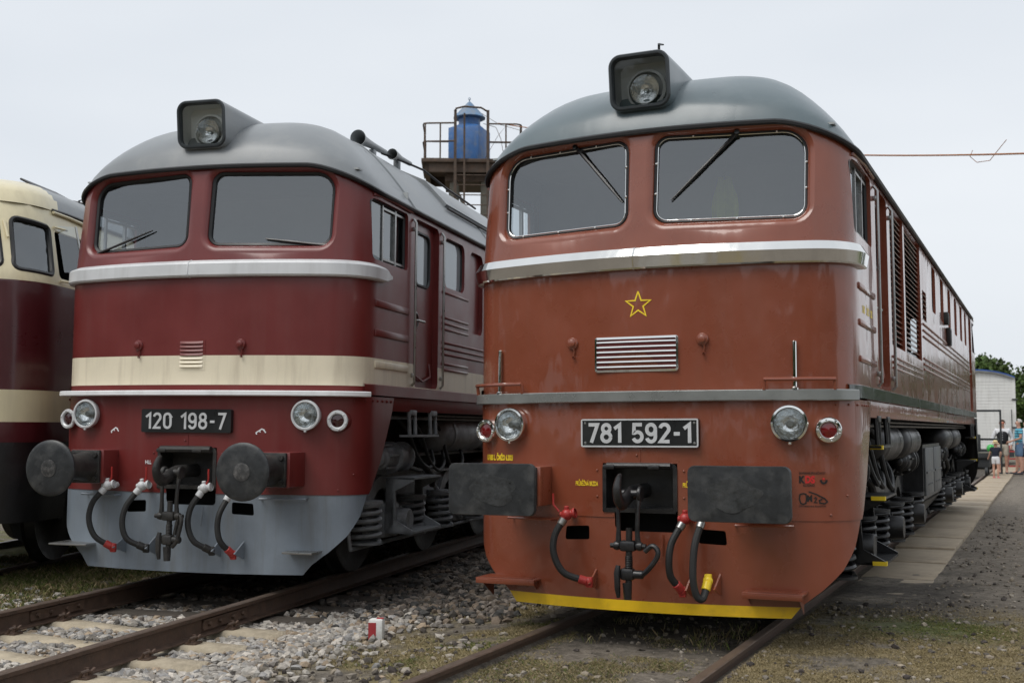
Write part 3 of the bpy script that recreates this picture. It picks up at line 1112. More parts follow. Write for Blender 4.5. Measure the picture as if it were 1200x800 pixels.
        hlo = hh.build('headlight', c['lamp_mat'], root, 30)
        MB().lathe([(.018, L - .052), (.05, L - .047), (.085, L - .028), (.107, L - .004)], o, ax, 32).add([o + ax * (L - .052) + Vector((.018 * math.cos(k), 0, .018 * math.sin(k))) for k in (0, 2, 4)], [(0, 1, 2)]).build('reflector', 'reflector', hlo)
        MB().lathe([(.0001, L + .014), (.05, L + .011), (.09, L + .004), (.107, L - .002)], o, ax, 32).build('lens', 'lamp_glass', hlo)
        MB().lathe([(.0001, L - .018), (.02, L - .018), (.026, L - .028), (.026, L - .05)], o, ax, 16).build('bulb_cap', 'steel', hlo)
        cpos = Vector((sg * 1.312, .222, 1.458))
        ax = Vector((sg * .22, -1, 0)).normalized()
        L = .14
        o = cpos - ax * L
        tl = MB()
        hm = MB()
        hm.lathe([(.105, 0), (.102, .03), (.088, L - .03), (.084, L - .012)], o, ax, 28)
        tlo = hm.build('tail_lamp', c['tail_mat'], root, 30)
        tl.lathe([(.080, L - .016), (.088, L - .012), (.090, L), (.084, L + .010), (.066, L + .012), (.056, L + .002), (.056, L - .01)], o, ax, 28)
        for k in range(6):
            a = k * math.pi / 3 + .3
            e1 = ax.cross(Vector((0, 0, 1))).normalized()
            tl.sphere(o + ax * (L + .012) + e1 * .075 * math.cos(a) + Vector((0, 0, 1)) * .075 * math.sin(a), .007, 6, 4)
        tl.build('bezel', c['lamp_mat'], tlo, 30)
        MB().lathe([(.0001, L + .004), (.03, L + .001), (.057, L - .008)], o, ax, 24).build('red_lens', c['tail_lens'], tlo)

    # ---------------- number plate
    x0, x1, z0, z1 = c['plate']
    xc = (x0 + x1) / 2
    def fp(x, z, d):
        return Vector((x, fy(0) - .006 - .014 - d + .004, z))
    po = roundpoly([(x0, z0), (x1, z0), (x1, z1), (x0, z1)], .014, 3)
    pm = MB()
    pm.prism(po, fp, -.035, .010)
    plate = pm.build('number_plate', 'plate_black', root)
    if isR:
        fr = MB()
        i1 = offset_poly(po, -.011)
        fr.strips([[fp(x, z, .008) for x, z in po], [fp(x, z, .017) for x, z in po], [fp(x, z, .017) for x, z in i1], [fp(x, z, .009) for x, z in i1]], True)
        fr.build('plate_rim', 'silver_paint', plate)
        sc_ = MB()
        for x in (x0 + .03, x1 - .03):
            for z in (z0 + .03, z1 - .03):
                sc_.lathe([(.0001, .004), (.008, .003), (.010, 0)], fp(x, z, .010), (0, -1, 0), 10)
        sc_.build('plate_screw', 'steel', plate, kind='stuff')
    x = x0 + c['num_pad']
    hgt = c['num_h']
    zb = (z0 + z1) / 2 - hgt / 2
    cell = []
    tot = 0
    for ch in c['number']:
        g, w = glyph(ch)
        cell.append((g, w))
        tot += w + c['num_gap']
    kx = (x1 - x0 - 2 * c['num_pad']) / (tot - c['num_gap'])
    for (g, w) in cell:
        if g:
            d = MB()
            for si, strk in enumerate(g):
                ribbon(d, [(x + px_ * kx, zb + py_ * hgt) for px_, py_ in strk], c['num_w'], fp, .009 - si * .0004, .015 + si * .0006)
            d.build('digit', 'digit_grey', plate, 20)
        x += (w + c['num_gap']) * kx

    # ---------------- ventilation grille, lashing knobs
    x0, x1, z0, z1 = c['grille']
    if isR:
        g = MB()
        go_ = roundpoly([(x0, z0), (x1, z0), (x1, z1), (x0, z1)], .022, 4)
        gi_ = roundpoly([(x0 + .022, z0 + .022), (x1 - .022, z0 + .022), (x1 - .022, z1 - .022), (x0 + .022, z1 - .022)], .008, 4)
        f2 = lambda x, z, d: Vector((x, fy(x, z) - d, z))
        g.strips([[f2(x, z, 0) for x, z in go_], [f2(x, z, .016) for x, z in offset_poly(go_, -.003)], [f2(x, z, .018) for x, z in offset_poly(gi_, .004)], [f2(x, z, .004) for x, z in gi_]], True)
        gr = g.build('grille', 'chrome', root, 30)
        MB().add([f2(x, z, .003) for x, z in densify(gi_, .05)], [tuple(range(len(densify(gi_, .05))))]).build('grille_backing', 'maroon_paint', gr)
        n = 6
        for k in range(n):
            zc = z0 + .022 + (z1 - z0 - .044) * (k + .5) / n
            s = MB()
            rows = []
            for x in np.linspace(x0 + .018, x1 - .018, 9):
                rows.append([f2(x, zc - .006, .006), f2(x, zc - .004, .016), f2(x, zc + .006, .013), f2(x, zc + .010, .004)])
            s.strips(rows)
            s.build('slat', 'chrome', gr)
        sc_ = MB()
        for x, z in ((x0 + .014, z0 + .014), (x1 - .014, z0 + .014), (x0 + .014, z1 - .014), (x1 - .014, z1 - .014)):
            sc_.sphere(f2(x, z, .018), .006, 8, 5)
        sc_.build('screw', 'steel', gr, kind='stuff')
    else:
        f2 = lambda x, z, d: Vector((x, fy(x, z) - d, z))
        zm = c['stripe'][1]
        gr = MB().add([f2(x0, z0, .003), f2(x1, z0, .003), f2(x1, zm, .003), f2(x0, zm, .003)], [(0, 1, 2, 3)]).add([f2(x0, zm, .003), f2(x1, zm, .003), f2(x1, z1, .003), f2(x0, z1, .003)], [(0, 1, 2, 3)], 1).build('grille', ['cream_paint', BODY], root)
        n = 7
        for k in range(n):
            zc = z0 + .02 + (z1 - z0 - .03) * (k + .5) / n
            s = MB()
            rows = []
            for x in np.linspace(x0 + .02, x1 - .02, 7):
                e = .35 if x in (x0 + .02, x1 - .02) else 1
                rows.append([f2(x, zc - .012, .003), f2(x, zc - .010, .003 + .014 * e), f2(x, zc + .004, .003 + .010 * e), f2(x, zc + .013, .003)])
            s.strips(rows)
            s.build('slat', 'cream_paint' if zc < zm else BODY, gr)
    for sg, xk in ((-1, -.525), (1, .470)):
        k = MB()
        y = fy(xk, 2.1)
        k.lathe([(.044, -.0), (.044, .016), (.038, .024), (.026, .026), (.026, .040), (.014, .045), (.0001, .045)], (xk, y, 2.105), (0, -1, 0), 18)
        k.tube([(xk + .012, y - .02, 2.075), (xk + .016, y - .015, 2.04), (xk + .006, y - .012, 2.015), (xk + .012, y - .01, 1.995)], .006, 6)
        k.lathe([(.010, 0), (.013, .006), (.010, .012)], (xk + .012, y - .015, 2.0), (0, -1, 0), 8)
        k.build('socket_cover', BODY, root)

    # ---------------- steps, grab bars
    for (x0, x1, z) in c['steps']:
        s = MB()
        y = min(fy(x0, 1.0), fy(x1, 1.0))
        yb = max(fy(x0, 1.0), fy(x1, 1.0))
        s.span((x0, y - c['step_d'], z - .008), (x1, yb + .01, z + .008), .002)
        if isR:
            s.span((x0, y - c['step_d'] - .002, z - .034), (x1, y - c['step_d'] + .008, z + .008), .002)
            s.add([(x1 - .03, y - c['step_d'] + .01, z - .01), (x1 - .03, yb, z - .01), (x1 - .03, yb, z - .16)], [(0, 1, 2)])
            s.add([(x0 + .03, y - c['step_d'] + .01, z - .01), (x0 + .03, yb, z - .01), (x0 + .03, yb, z - .16)], [(0, 1, 2)])
            for k in range(6):
                s.span((x0 + .03, y - c['step_d'] + .03 + k * .025, z + .01), (x1 - .03, y - c['step_d'] + .04 + k * .025, z + .017))
        s.build('front_step', c['step_mat'], root)
    for sg in (-1, 1):
        g = MB()
        xs = [sg * .68, sg * .68, sg * 1.06, sg * 1.06]
        g.tube([SP(u_of_x(xs[0], .8), .80, .0), SP(u_of_x(xs[1], .8), .80, .07), SP(u_of_x(xs[2], .8), .80, .07), SP(u_of_x(xs[3], .8), .80, .0)], .011, 6)
        g.build('grab_bar', c['skirt'], root)
    if isR:
        for x0, x1 in ((-1.40, -.945), (.885, 1.325)):
            g = MB()
            g.tube([SP(u_of_x(x0, 1.8), 1.74, .045), SP(u_of_x(x0, 1.8), 1.808, .055)] + [SP(u_of_x(x0 + (x1 - x0) * k / 6, 1.8), 1.812, .06) for k in range(7)] + [SP(u_of_x(x1, 1.8), 1.808, .055), SP(u_of_x(x1, 1.8), 1.74, .045)], .0135, 8)
            g.build('ledge_rail', BODY, root)
        for x in (-1.172, 1.088):
            b = SP(u_of_x(x, 1.8), 1.74, .03)
            g = MB()
            g.cyl(b, b + Vector((0, .01, .34)), .015, n=10, ch=.004)
            g.lathe([(.028, 0), (.028, .012), (.018, .02)], b, (0, 0, 1), 12)
            g.build('flag_pole', 'chrome', root)

    # ---------------- brake hoses
    for hz in c['hoses']:
        pts = [Vector(p) for p in hz['pts']]
        # Catmull-Rom through the control points
        cr = []
        for i in range(len(pts) - 1):
            p0, p1, p2, p3 = pts[max(0, i - 1)], pts[i], pts[i + 1], pts[min(len(pts) - 1, i + 2)]
            for k in range(6):
                t = k / 6
                cr.append(.5 * ((2 * p1) + (p2 - p0) * t + (2 * p0 - 5 * p1 + 4 * p2 - p3) * t * t + (3 * p1 - p0 - 3 * p2 + p3) * t ** 3))
        cr.append(pts[-1])
        h = MB().tube(cr, .025, 10)
        ho = h.build('brake_hose', 'rubber', root)
        a, d = cr[0], (cr[0] - cr[1]).normalized()
        cf = MB()
        cf.cyl(a - d * .02, a + d * .03, .03, n=12, ch=.004)
        cf.build('hose_collar', c['collar'], ho)
        ck = MB()
        q = a + d * .065
        ck.cyl(a + d * .02, q, .024, .032, n=12)
        ck.sphere(q, .042, 12, 8)
        ck.cyl(q, q + Vector((.06, .01, .015)), .026, n=12, ch=.004)
        ck.cyl(q, q + Vector((0, .14, 0)), .024, n=12)
        ck.lathe([(.034, .05), (.038, .06), (.034, .07)], q, (1, 0, .2), 12)
        ck.cyl(q + Vector((0, 0, .02)), q + Vector((0, -.005, .06)), .018, n=10, ch=.003)
        ck.cyl(q + Vector((-.05, 0, .0)), q + Vector((.0, 0, .0)), .02, n=10, ch=.003)
        if hz.get('cock', True):
            ck.build('angle_cock', c['cock'], ho)
            if hz.get('lever', True):
                lv = MB()
                lv.tube([q + Vector((.02, 0, .03)), q + Vector((.045, -.01, .07)), q + Vector((.045, -.012, .16))] if not isR else [q + Vector((-.06, 0, .02)), q + Vector((-.10, -.01, .07)), q + Vector((-.10, -.012, .15))], .008, 6)
                lv.build('cock_lever', 'valve_red', ho)
        e, d2 = cr[-1], (cr[-1] - cr[-2]).normalized()
        ed = MB()
        ed.cyl(e - d2 * .03, e + d2 * .03, .032, n=12, ch=.004)
        ed.sphere(e + d2 * .04, .036, 10, 7, (1, .8, 1))
        ed.box(e + d2 * .05, (.05, .035, .075), .008)
        ed.build('hose_coupling', hz['end'], ho)
        br = MB()
        yb = fy(e.x, .6)
        br.add([(e.x + .05, yb - .004, e.z + .07), (e.x + .05, yb - .004, e.z - .08), (e.x + .05, e.y - .02, e.z - .02), (e.x + .062, yb - .004, e.z + .07), (e.x + .062, yb - .004, e.z - .08), (e.x + .062, e.y - .02, e.z - .02)],
               [(0, 1, 2), (5, 4, 3), (0, 2, 5, 3), (1, 4, 5, 2), (0, 3, 4, 1)])
        br.build('hose_holder', c['skirt'], ho)

    # ---------------- lettering and marks on the front
    for (body, size, xs, x, z, mt) in c['texts']:
        vs, fs, w = text_mesh(body, size, xs)
        m = MB()
        u0 = u_of_x(x, z)
        m.add([SP(u0 + a, z + b, .0095 if z < 1.66 else .003) for a, b in vs], fs)
        m.build('lettering', mt, root)
    for (strokes, w, mt, nm) in c['marks']:
        m = MB()
        for s in strokes:
            ribbon(m, [(u_of_x(x, z), z) for x, z in s], w, lambda a, b, d: SP(a, b, d), .0065 if s[0][1] < 1.66 else .001, .0095 if s[0][1] < 1.66 else .003)
        m.build(nm, mt, root)

    # ---------------- cab interior
    ci = MB()
    ci.span((-1.42, 1.545, 1.74), (1.42, 1.56, 3.66))
    ci.span((-1.42, .42, 1.73), (1.42, 1.545, 1.75))
    ci.span((-1.36, .46, 3.655), (1.36, 1.545, 3.67))
    ci.build('cab_interior', c['interior'], root)
    dk = MB()
    dk.prism(roundpoly([(.34, 1.75), (.95, 1.75), (.95, 2.50), (.80, 2.60), (.40, 2.78), (.34, 2.74)], .01, 2), lambda a, b, d: Vector((d, a, b)), -1.30, 1.30)
    dk.build('control_desk', 'black_paint', root)
    for x in (-.70, .78):
        s = MB()
        s.box((x, 1.22, 2.32), (.46, .44, .12), .05)
        s.box((x, 1.42, 2.74), (.44, .10, .62), .06)
        s.cyl((x, 1.22, 1.75), (x, 1.22, 2.3), .05)
        s.build('driver_seat', c['seat'], root)

    # ---------------- running gear
    BM_ = c['bogie']
    spring = helix(.125, .34, 5, .021).mesh('coil_spring', BM_)
    wheel = MB().lathe([(.06, .10), (.13, .10), (.14, .04), (.40, .03), (.45, .06), (.52, .06), (.525, -.05), (.55, -.06), (.55, -.075), (.44, -.075), (.38, -.02), (.14, -.02), (.06, -.06)], (0, 0, 0), (1, 0, 0), 32, caps=True).mesh('wheel', 'black_iron')
    abm = MB().box((0, 0, 0), (.22, .34, .34), .03)
    abm.lathe([(.16, .10), (.16, .15), (.115, .17), (.11, .28), (.10, .295), (.0001, .295)], (0, 0, 0), (1, 0, 0), 20)
    for k in range(6):
        a = k * math.pi / 3
        abm.cyl((.14, .135 * math.cos(a), .135 * math.sin(a)), (.18, .135 * math.cos(a), .135 * math.sin(a)), .016, n=6)
    axb = abm.mesh('axle_box', BM_)
    seatm = MB().lathe([(.15, 0), (.15, .02), (.06, .03)], (0, 0, 0), (0, 0, 1), 18, caps=True).mesh('spring_seat', BM_)
    seatt = MB().lathe([(.06, .36), (.15, .37), (.15, .395)], (0, 0, 0), (0, 0, 1), 18, caps=True).mesh('spring_cap', BM_)
    for yb in (3.9, LEN - 3.9):
        f = MB()
        for sg in (1, -1):
            out = [(-3.05, .60), (-2.80, .55), (-2.45, .62), (-2.40, .80), (-1.80, .80), (-1.72, .60), (-.40, .60), (-.32, .80), (.32, .80), (.40, .60), (1.72, .60), (1.80, .80), (2.40, .80), (2.45, .62), (2.80, .55), (3.05, .60), (3.05, .98), (1.7, 1.02), (.9, .92), (-.9, .92), (-1.7, 1.02), (-3.05, .98)]
            f.prism(roundpoly(out, .02, 2), lambda a, b, d, s=sg: Vector((s * d, yb + a, b)), 1.00, 1.07)
            f.prism([(p[0], p[1]) for p in [(-3.05, .985), (-1.7, 1.025), (-.9, .925), (.9, .925), (1.7, 1.025), (3.05, .985), (3.05, 1.01), (1.7, 1.05), (.9, .95), (-.9, .95), (-1.7, 1.05), (-3.05, 1.01)]], lambda a, b, d, s=sg: Vector((s * d, yb + a, b)), .95, 1.14)
            for ay in (-2.1, 0, 2.1):      # arched horn guides round each axle box
                ar = arcpts(0, .52, .42, .42, 200, -20, 14)
                ai = arcpts(0, .52, .30, .30, -20, 200, 14)
                f.prism(ar + ai, lambda a, b, d, s=sg, ay=ay: Vector((s * d, yb + ay + a, b)), 1.07, 1.11)
            f.tube([(sg * 1.12, yb - 2.9, .30), (sg * 1.12, yb + 2.9, .30)], .02, 6)
            for ay in (-2.9, -1.05, 1.05, 2.9):
                f.tube([(sg * 1.12, yb + ay, .30), (sg * 1.08, yb + ay, .62)], .018, 6)
        for ay in (-3.0, -1.05, 1.05, 3.0):
            f.span((-1.0, yb + ay - .07, .62), (1.0, yb + ay + .07, .92))
        f.span((-.95, yb - 2.6, .62), (.95, yb + 2.6, .80))
        bo = f.build('bogie', BM_, root)
        for ay in (-2.1, 0, 2.1):
            for sg in (1, -1):
                link_mesh('wheel', wheel, bo, (sg * .76, yb + ay, .525), (0, 0, 0 if sg > 0 else math.pi))
                link_mesh('axle_box', axb, bo, (sg * 1.10, yb + ay, .52), (0, 0, 0 if sg > 0 else math.pi))
                for dy in (-.60, .60):
                    link_mesh('coil_spring', spring, bo, (sg * 1.19, yb + ay + dy, .36))
                    link_mesh('spring_seat', seatm, bo, (sg * 1.19, yb + ay + dy, .335))
                    link_mesh('spring_cap', seatt, bo, (sg * 1.19, yb + ay + dy, .335))
            MB().cyl((-1.0, yb + ay, .525), (1.0, yb + ay, .525), .09).build('axle', 'black_iron', bo)
        for sg in (1, -1):
            for ay in (-2.05, 2.05) if yb < 8 else (-2.05, 2.05):
                bc = MB()
                yy = yb + ay
                bc.lathe([(.03, -.56), (.045, -.55), (.05, -.44), (.085, -.42), (.09, -.36), (.11, -.34), (.118, -.10), (.155, -.09), (.155, -.05), (.125, -.04), (.125, .22), (.15, .23), (.15, .26), (.04, .27)], (sg * 1.18, yy, 1.115), (0, 1, 0), 22, caps=True)
                for k in range(6):
                    a = k * math.pi / 3 + .2
                    bc.box((sg * 1.18 + .125 * math.cos(a), yy - .22, 1.115 + .125 * math.sin(a)), (.02, .22, .02))
                bc.box((sg * 1.10, yy, .98), (.16, .3, .06), .01)
                bc.build('brake_cylinder', BM_, bo)
                if ay < 0:
                    MB().tube([(sg * 1.16, yy + .26, 1.12), (sg * 1.22, yy + .5, 1.10), (sg * 1.26, yy + .8, .98), (sg * 1.26, yy + 1.0, .88), (sg * 1.2, yy + 1.15, .80)], .035, 8).build('brake_pipe', 'rubber', bo)
            # diagonal stay
            MB().tube([(sg * 1.18, yb - 1.1, .95), (sg * 1.18, yb - .45, .62)], .025, 6).build('stay_rod', BM_, bo)
    # steps under the cab doors
    for y0, flip in ((1.60, 1), (LEN - 1.60, -1)):
        for sg in (1, -1):
            s = MB()
            A = lambda x, dy, z: (sg * x, y0 + flip * dy, z)
            for dy in (0, .80):
                s.span(A(1.22, dy, .40), A(1.30, dy + .025, .93))
                s.prism(roundpoly([(1.22, .40), (1.50, .40), (1.50, .43), (1.33, .52), (1.31, .80), (1.50, .90), (1.50, .93), (1.22, .93)], 0, 1), lambda a, b, d: Vector((sg * a, y0 + flip * d, b)), dy, dy + .022)
            s.span(A(1.20, 0, .40), A(1.50, .82, .418))
            s.span(A(1.20, 0, .912), A(1.50, .82, .93))
            so = s.build('cab_steps', BM_, root)
            t = MB()
            for dy in (.1, .70):
                t.tube([A(1.45, dy - .12, 1.56), A(1.46, dy - .12, 1.34)], .018, 6)
                t.tube([A(1.45, dy + .04, 1.56), A(1.46, dy + .04, 1.34)], .018, 6)
            t.span(A(1.36, -.03, 1.315), A(1.49, .76, 1.335))
            t.box(A(1.45, .06, 1.545), (.05, .16, .05), .006)
            t.box(A(1.45, .66, 1.545), (.05, .16, .05), .006)
            t.build('upper_step', BM_, so)
            if isR:
                for z, xa, xb_, ye in ((.398, 1.40, 1.507, .80), (.905, 1.40, 1.507, .80), (1.305, 1.40, 1.499, .74)):
                    e = MB()
                    e.span(A(xb_ - .010, .01, z), A(xb_, .05, z + .032))
                    e.span(A(xa, -.008, z), A(xb_, .012, z + .032))
                    e.build('step_edge', 'yellow_print', so)
    # hoses hanging behind the cab steps
    for sg in (1, -1):
        for k, yy in enumerate((1.9, 2.25, 2.9)):
            MB().tube(catmull([(sg * 1.20, yy, 1.50), (sg * 1.27, yy + .15, 1.36), (sg * 1.32, yy + .30, 1.12 - .04 * k), (sg * 1.34, yy + .55, 1.0 - .04 * k), (sg * 1.30, yy + .85, 1.04), (sg * 1.22, yy + 1.0, 1.16)]), .026 if isR else .018, 8).build('air_hose', 'rubber', root)
    # air tanks and the central box
    for sg in (1, -1):
        for (ya, yb_) in ((3.0, 4.6), (4.9, 6.4), (10.0, 11.4), (11.7, 13.2)):
            t = MB()
            rr = .19
            t.lathe([(.02, 0), (.10, .015), (.16, .05), (rr, .11), (rr, yb_ - ya - .11), (.16, yb_ - ya - .05), (.10, yb_ - ya - .015), (.02, yb_ - ya)], (sg * 1.16, ya, 1.335), (0, 1, 0), 22, caps=True)
            for q in (.35, yb_ - ya - .35):
                t.lathe([(rr + .012, -.03), (rr + .012, .03)], (sg * 1.16, ya + q, 1.335), (0, 1, 0), 22)
            t.build('air_tank', BM_, root)
        pp = MB()
        pp.tube([(sg * 1.30, 1.3, 1.50), (sg * 1.30, LEN - 1.3, 1.50)], .02, 6)
        pp.tube([(sg * 1.36, 2.6, 1.53), (sg * 1.36, LEN - 2.6, 1.53)], .014, 6)
        pp.tube([(sg * 1.05, 1.2, 1.12), (sg * 1.05, LEN - 1.2, 1.12)], .022, 6)
        pp.build('brake_main', BM_, root)
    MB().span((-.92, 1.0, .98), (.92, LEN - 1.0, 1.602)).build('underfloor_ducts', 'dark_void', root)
    bt = MB()
    bt.prism([(-1.30, .62), (-1.05, .32), (1.05, .32), (1.30, .62), (1.30, 1.28), (-1.30, 1.28)], lambda a, b, d: Vector((a, d, b)), 6.95, 9.35)
    bto = bt.build('fuel_tank', BM_, root)
    for sg in (1, -1):
        for k in range(2):
            ya = 7.05 + k * 1.15
            cv = MB().span((sg * 1.30, ya, .66), (sg * 1.325, ya + 1.05, 1.24), .01)
            cv.span((sg * 1.32, ya + .05, .93), (sg * 1.34, ya + 1.0, .955))
            for q in range(5):
                cv.span((sg * 1.32, ya + .2 + q * .14, .78), (sg * 1.332, ya + .28 + q * .14, .80))
            cv.build('tank_cover', c['cover_mat'], bto)
        sk_ = MB()
        for k in range(7):
            sk_.add([(sg * 1.297, 7.05 + k * .32, .60), (sg * 1.297, 7.28 + k * .32, .60), (sg * 1.085, 7.28 + k * .32, .345), (sg * 1.085, 7.05 + k * .32, .345)], [(0, 1, 2, 3)])
        for p in range(len(sk_.v)):
            x, y, z = sk_.v[p]
            sk_.v[p] = (x + sg * .006, y, z - .004)
        sk_.build('tank_rib', c['cover_mat'], bto)
    return root
# ------------------------------------------------------------------ ground materials
def attr_mat(name, rough=0.9, bump=0.3, bscale=60, var=0.25, vscale=25, attr='col', trans=0.0):
    m, n, l, b = principled(name)
    at = n.new('ShaderNodeAttribute'); at.attribute_name = attr
    tc = n.new('ShaderNodeTexCoord')
    nz = n.new('ShaderNodeTexNoise'); nz.inputs['Scale'].default_value = vscale; nz.inputs['Detail'].default_value = 6
    l.new(tc.outputs['Object'], nz.inputs['Vector'])
    mr = n.new('ShaderNodeMapRange')
    mr.inputs['From Min'].default_value = .3; mr.inputs['From Max'].default_value = .7
    mr.inputs['To Min'].default_value = 1 - var; mr.inputs['To Max'].default_value = 1 + var
    l.new(nz.outputs['Fac'], mr.inputs['Value'])
    mul = n.new('ShaderNodeVectorMath'); mul.operation = 'SCALE'
    l.new(at.outputs['Color'], mul.inputs[0]); l.new(mr.outputs['Result'], mul.inputs['Scale'])
    if name == 'soil':        # fine grit
        nf = n.new('ShaderNodeTexNoise'); nf.inputs['Scale'].default_value = 75; nf.inputs['Detail'].default_value = 5; nf.inputs['Roughness'].default_value = .75
        l.new(tc.outputs['Object'], nf.inputs['Vector'])
        mf = n.new('ShaderNodeMapRange')
        mf.inputs['From Min'].default_value = .32; mf.inputs['From Max'].default_value = .68; mf.inputs['To Min'].default_value = .55; mf.inputs['To Max'].default_value = 1.5
        l.new(nf.outputs['Fac'], mf.inputs['Value'])
        m2 = n.new('ShaderNodeVectorMath'); m2.operation = 'SCALE'
        l.new(mul.outputs['Vector'], m2.inputs[0]); l.new(mf.outputs['Result'], m2.inputs['Scale'])
        mul = m2
    l.new(mul.outputs['Vector'], b.inputs['Base Color'])
    b.inputs['Roughness'].default_value = rough
    b.inputs['Specular IOR Level'].default_value = 0.25
    if bump:
        nb = n.new('ShaderNodeTexNoise'); nb.inputs['Scale'].default_value = bscale; nb.inputs['Detail'].default_value = 8
        nb.inputs['Roughness'].default_value = .7
        l.new(tc.outputs['Object'], nb.inputs['Vector'])
        bp = n.new('ShaderNodeBump'); bp.inputs['Strength'].default_value = bump; bp.inputs['Distance'].default_value = .03
        l.new(nb.outputs['Fac'], bp.inputs['Height']); l.new(bp.outputs['Normal'], b.inputs['Normal'])
    return m
attr_mat('soil', .95, .8, 22, .38, 14)
attr_mat('stone', .85, .25, 50, .2, 40)
attr_mat('grass', .8, 0, 50, .15, 3)
attr_mat('leaf', .6, 0, 50, .2, 1.2)
mat('rail_rust', (0.085, 0.052, 0.036), .65, metal=.1, var=.35, vscale=14, dirt=(.13, .075, .05), dirt_amt=.6, dirt_scale=6, bump=.2, bscale=60)
mat('rail_top', (0.175, 0.130, 0.102), .42, metal=.4, var=.25, vscale=9, dirt=(.07, .045, .035), dirt_amt=.6, dirt_scale=6, stretch=(8, 1, 1))
mat('concrete_sleeper', (0.44, 0.375, 0.275), .9, var=.2, vscale=7, dirt=(.20, .16, .11), dirt_amt=.7, dirt_scale=5, bump=.5, bscale=45)
mat('old_wood', (0.075, 0.062, 0.05), .9, var=.35, vscale=9, stretch=(1, 6, 6), bump=.6, bscale=30)
mat('path_concrete', (0.37, 0.30, 0.215), .9, var=.2, vscale=2.2, dirt=(.13, .11, .09), dirt_amt=.7, dirt_scale=1.4, bump=.3, bscale=40)
mat('marker_red', (.36, .03, .035), .7, var=.2, vscale=25, dirt=(.12, .05, .04), dirt_amt=.5, dirt_scale=25)
mat('marker_white', (.70, .70, .67), .8, var=.1, vscale=25, dirt=(.35, .31, .25), dirt_amt=.5, dirt_scale=20)
mat('tower_blue', (.035, .125, .33), .5, var=.2, vscale=3, dirt=(.20, .22, .24), dirt_amt=.7, dirt_scale=4, bump=.1)
mat('tower_roof', (.10, .20, .34), .5, var=.2, vscale=4, dirt=(.25, .24, .22), dirt_amt=.9, dirt_scale=3)
mat('rusty_steel', (.085, .060, .045), .8, var=.35, vscale=8, dirt=(.14, .075, .04), dirt_amt=.6, dirt_scale=6)
mat('weathered_concrete', (.16, .15, .125), .9, var=.3, vscale=3, dirt=(.05, .05, .04), dirt_amt=.6, dirt_scale=2)
mat('rope', (.34, .15, .07), .8, var=.2, vscale=10)
mat('wagon_white', (.70, .70, .68), .6, var=.08, vscale=1, dirt=(.45, .43, .40), dirt_amt=.5, streak=True)
mat('wagon_blue', (.03, .08, .28), .6, var=.15)
mat('wagon_dark', (.025, .028, .03), .6, var=.2)
mat('wagon_grey', (.20, .21, .20), .7, var=.2)
mat('ladder_red', (.40, .05, .05), .5, var=.15, vscale=8)
mat('skin', (.50, .28, .20), .6, var=.08, vscale=12)
mat('cloth_black', (.012, .012, .015), .85, var=.2, vscale=12)
mat('cloth_white', (.70, .70, .72), .85, var=.08, vscale=9)
mat('cloth_navy', (.012, .016, .032), .85, var=.2, vscale=12)
mat('cloth_beige', (.50, .45, .37), .85, var=.12, vscale=9)
mat('denim', (.10, .17, .27), .85, var=.2, vscale=14)
mat('shoe_pink', (.60, .16, .18), .6, var=.1)
mat('shoe_dark', (.03, .03, .04), .6, var=.1)
mat('hair_grey', (.45, .43, .40), .8, var=.2, vscale=20)
mat('hair_dark', (.10, .07, .05), .8, var=.2, vscale=20)
mat('straw_hat', (.72, .60, .32), .8, var=.1, vscale=30)
mat('hat_band', (.45, .12, .16), .8, var=.1)
mat('sunglass_red', (.45, .07, .02), .2, var=.1)
mat('balloon_green', (.05, .40, .08), .35, var=.05)
mat('balloon_yellow', (.75, .50, .03), .35, var=.05)
mat('bark', (.07, .055, .04), .9, var=.3, vscale=8, bump=.5)
mat('v_cream', (.70, .62, .41), .38, coat=.3, var=.06, vscale=2, dirt=(.45, .38, .25), dirt_amt=.4, streak=True, coat_rough=.15)
mat('v_maroon', (.075, .010, .014), .34, coat=.45, var=.14, vscale=2, dirt=(.09, .03, .03), dirt_amt=.3, streak=True, wave=.05, coat_rough=.12)
m_, n_, l_, b_ = principled('striped_shirt')
tc_ = n_.new('ShaderNodeTexCoord'); sx_ = n_.new('ShaderNodeSeparateXYZ'); l_.new(tc_.outputs['Object'], sx_.inputs[0])
mm_ = n_.new('ShaderNodeMath'); mm_.operation = 'MULTIPLY'; mm_.inputs[1].default_value = 1 / .085; l_.new(sx_.outputs['Z'], mm_.inputs[0])
mf_ = n_.new('ShaderNodeMath'); mf_.operation = 'FRACT'; l_.new(mm_.outputs[0], mf_.inputs[0])
rp_ = n_.new('ShaderNodeValToRGB'); rp_.color_ramp.interpolation = 'CONSTANT'
rp_.color_ramp.elements[0].color = (.13, .48, .62, 1); rp_.color_ramp.elements[1].position = .62; rp_.color_ramp.elements[1].color = (.03, .08, .13, 1)
l_.new(mf_.outputs[0], rp_.inputs[0]); l_.new(rp_.outputs[0], b_.inputs['Base Color']); b_.inputs['Roughness'].default_value = .85

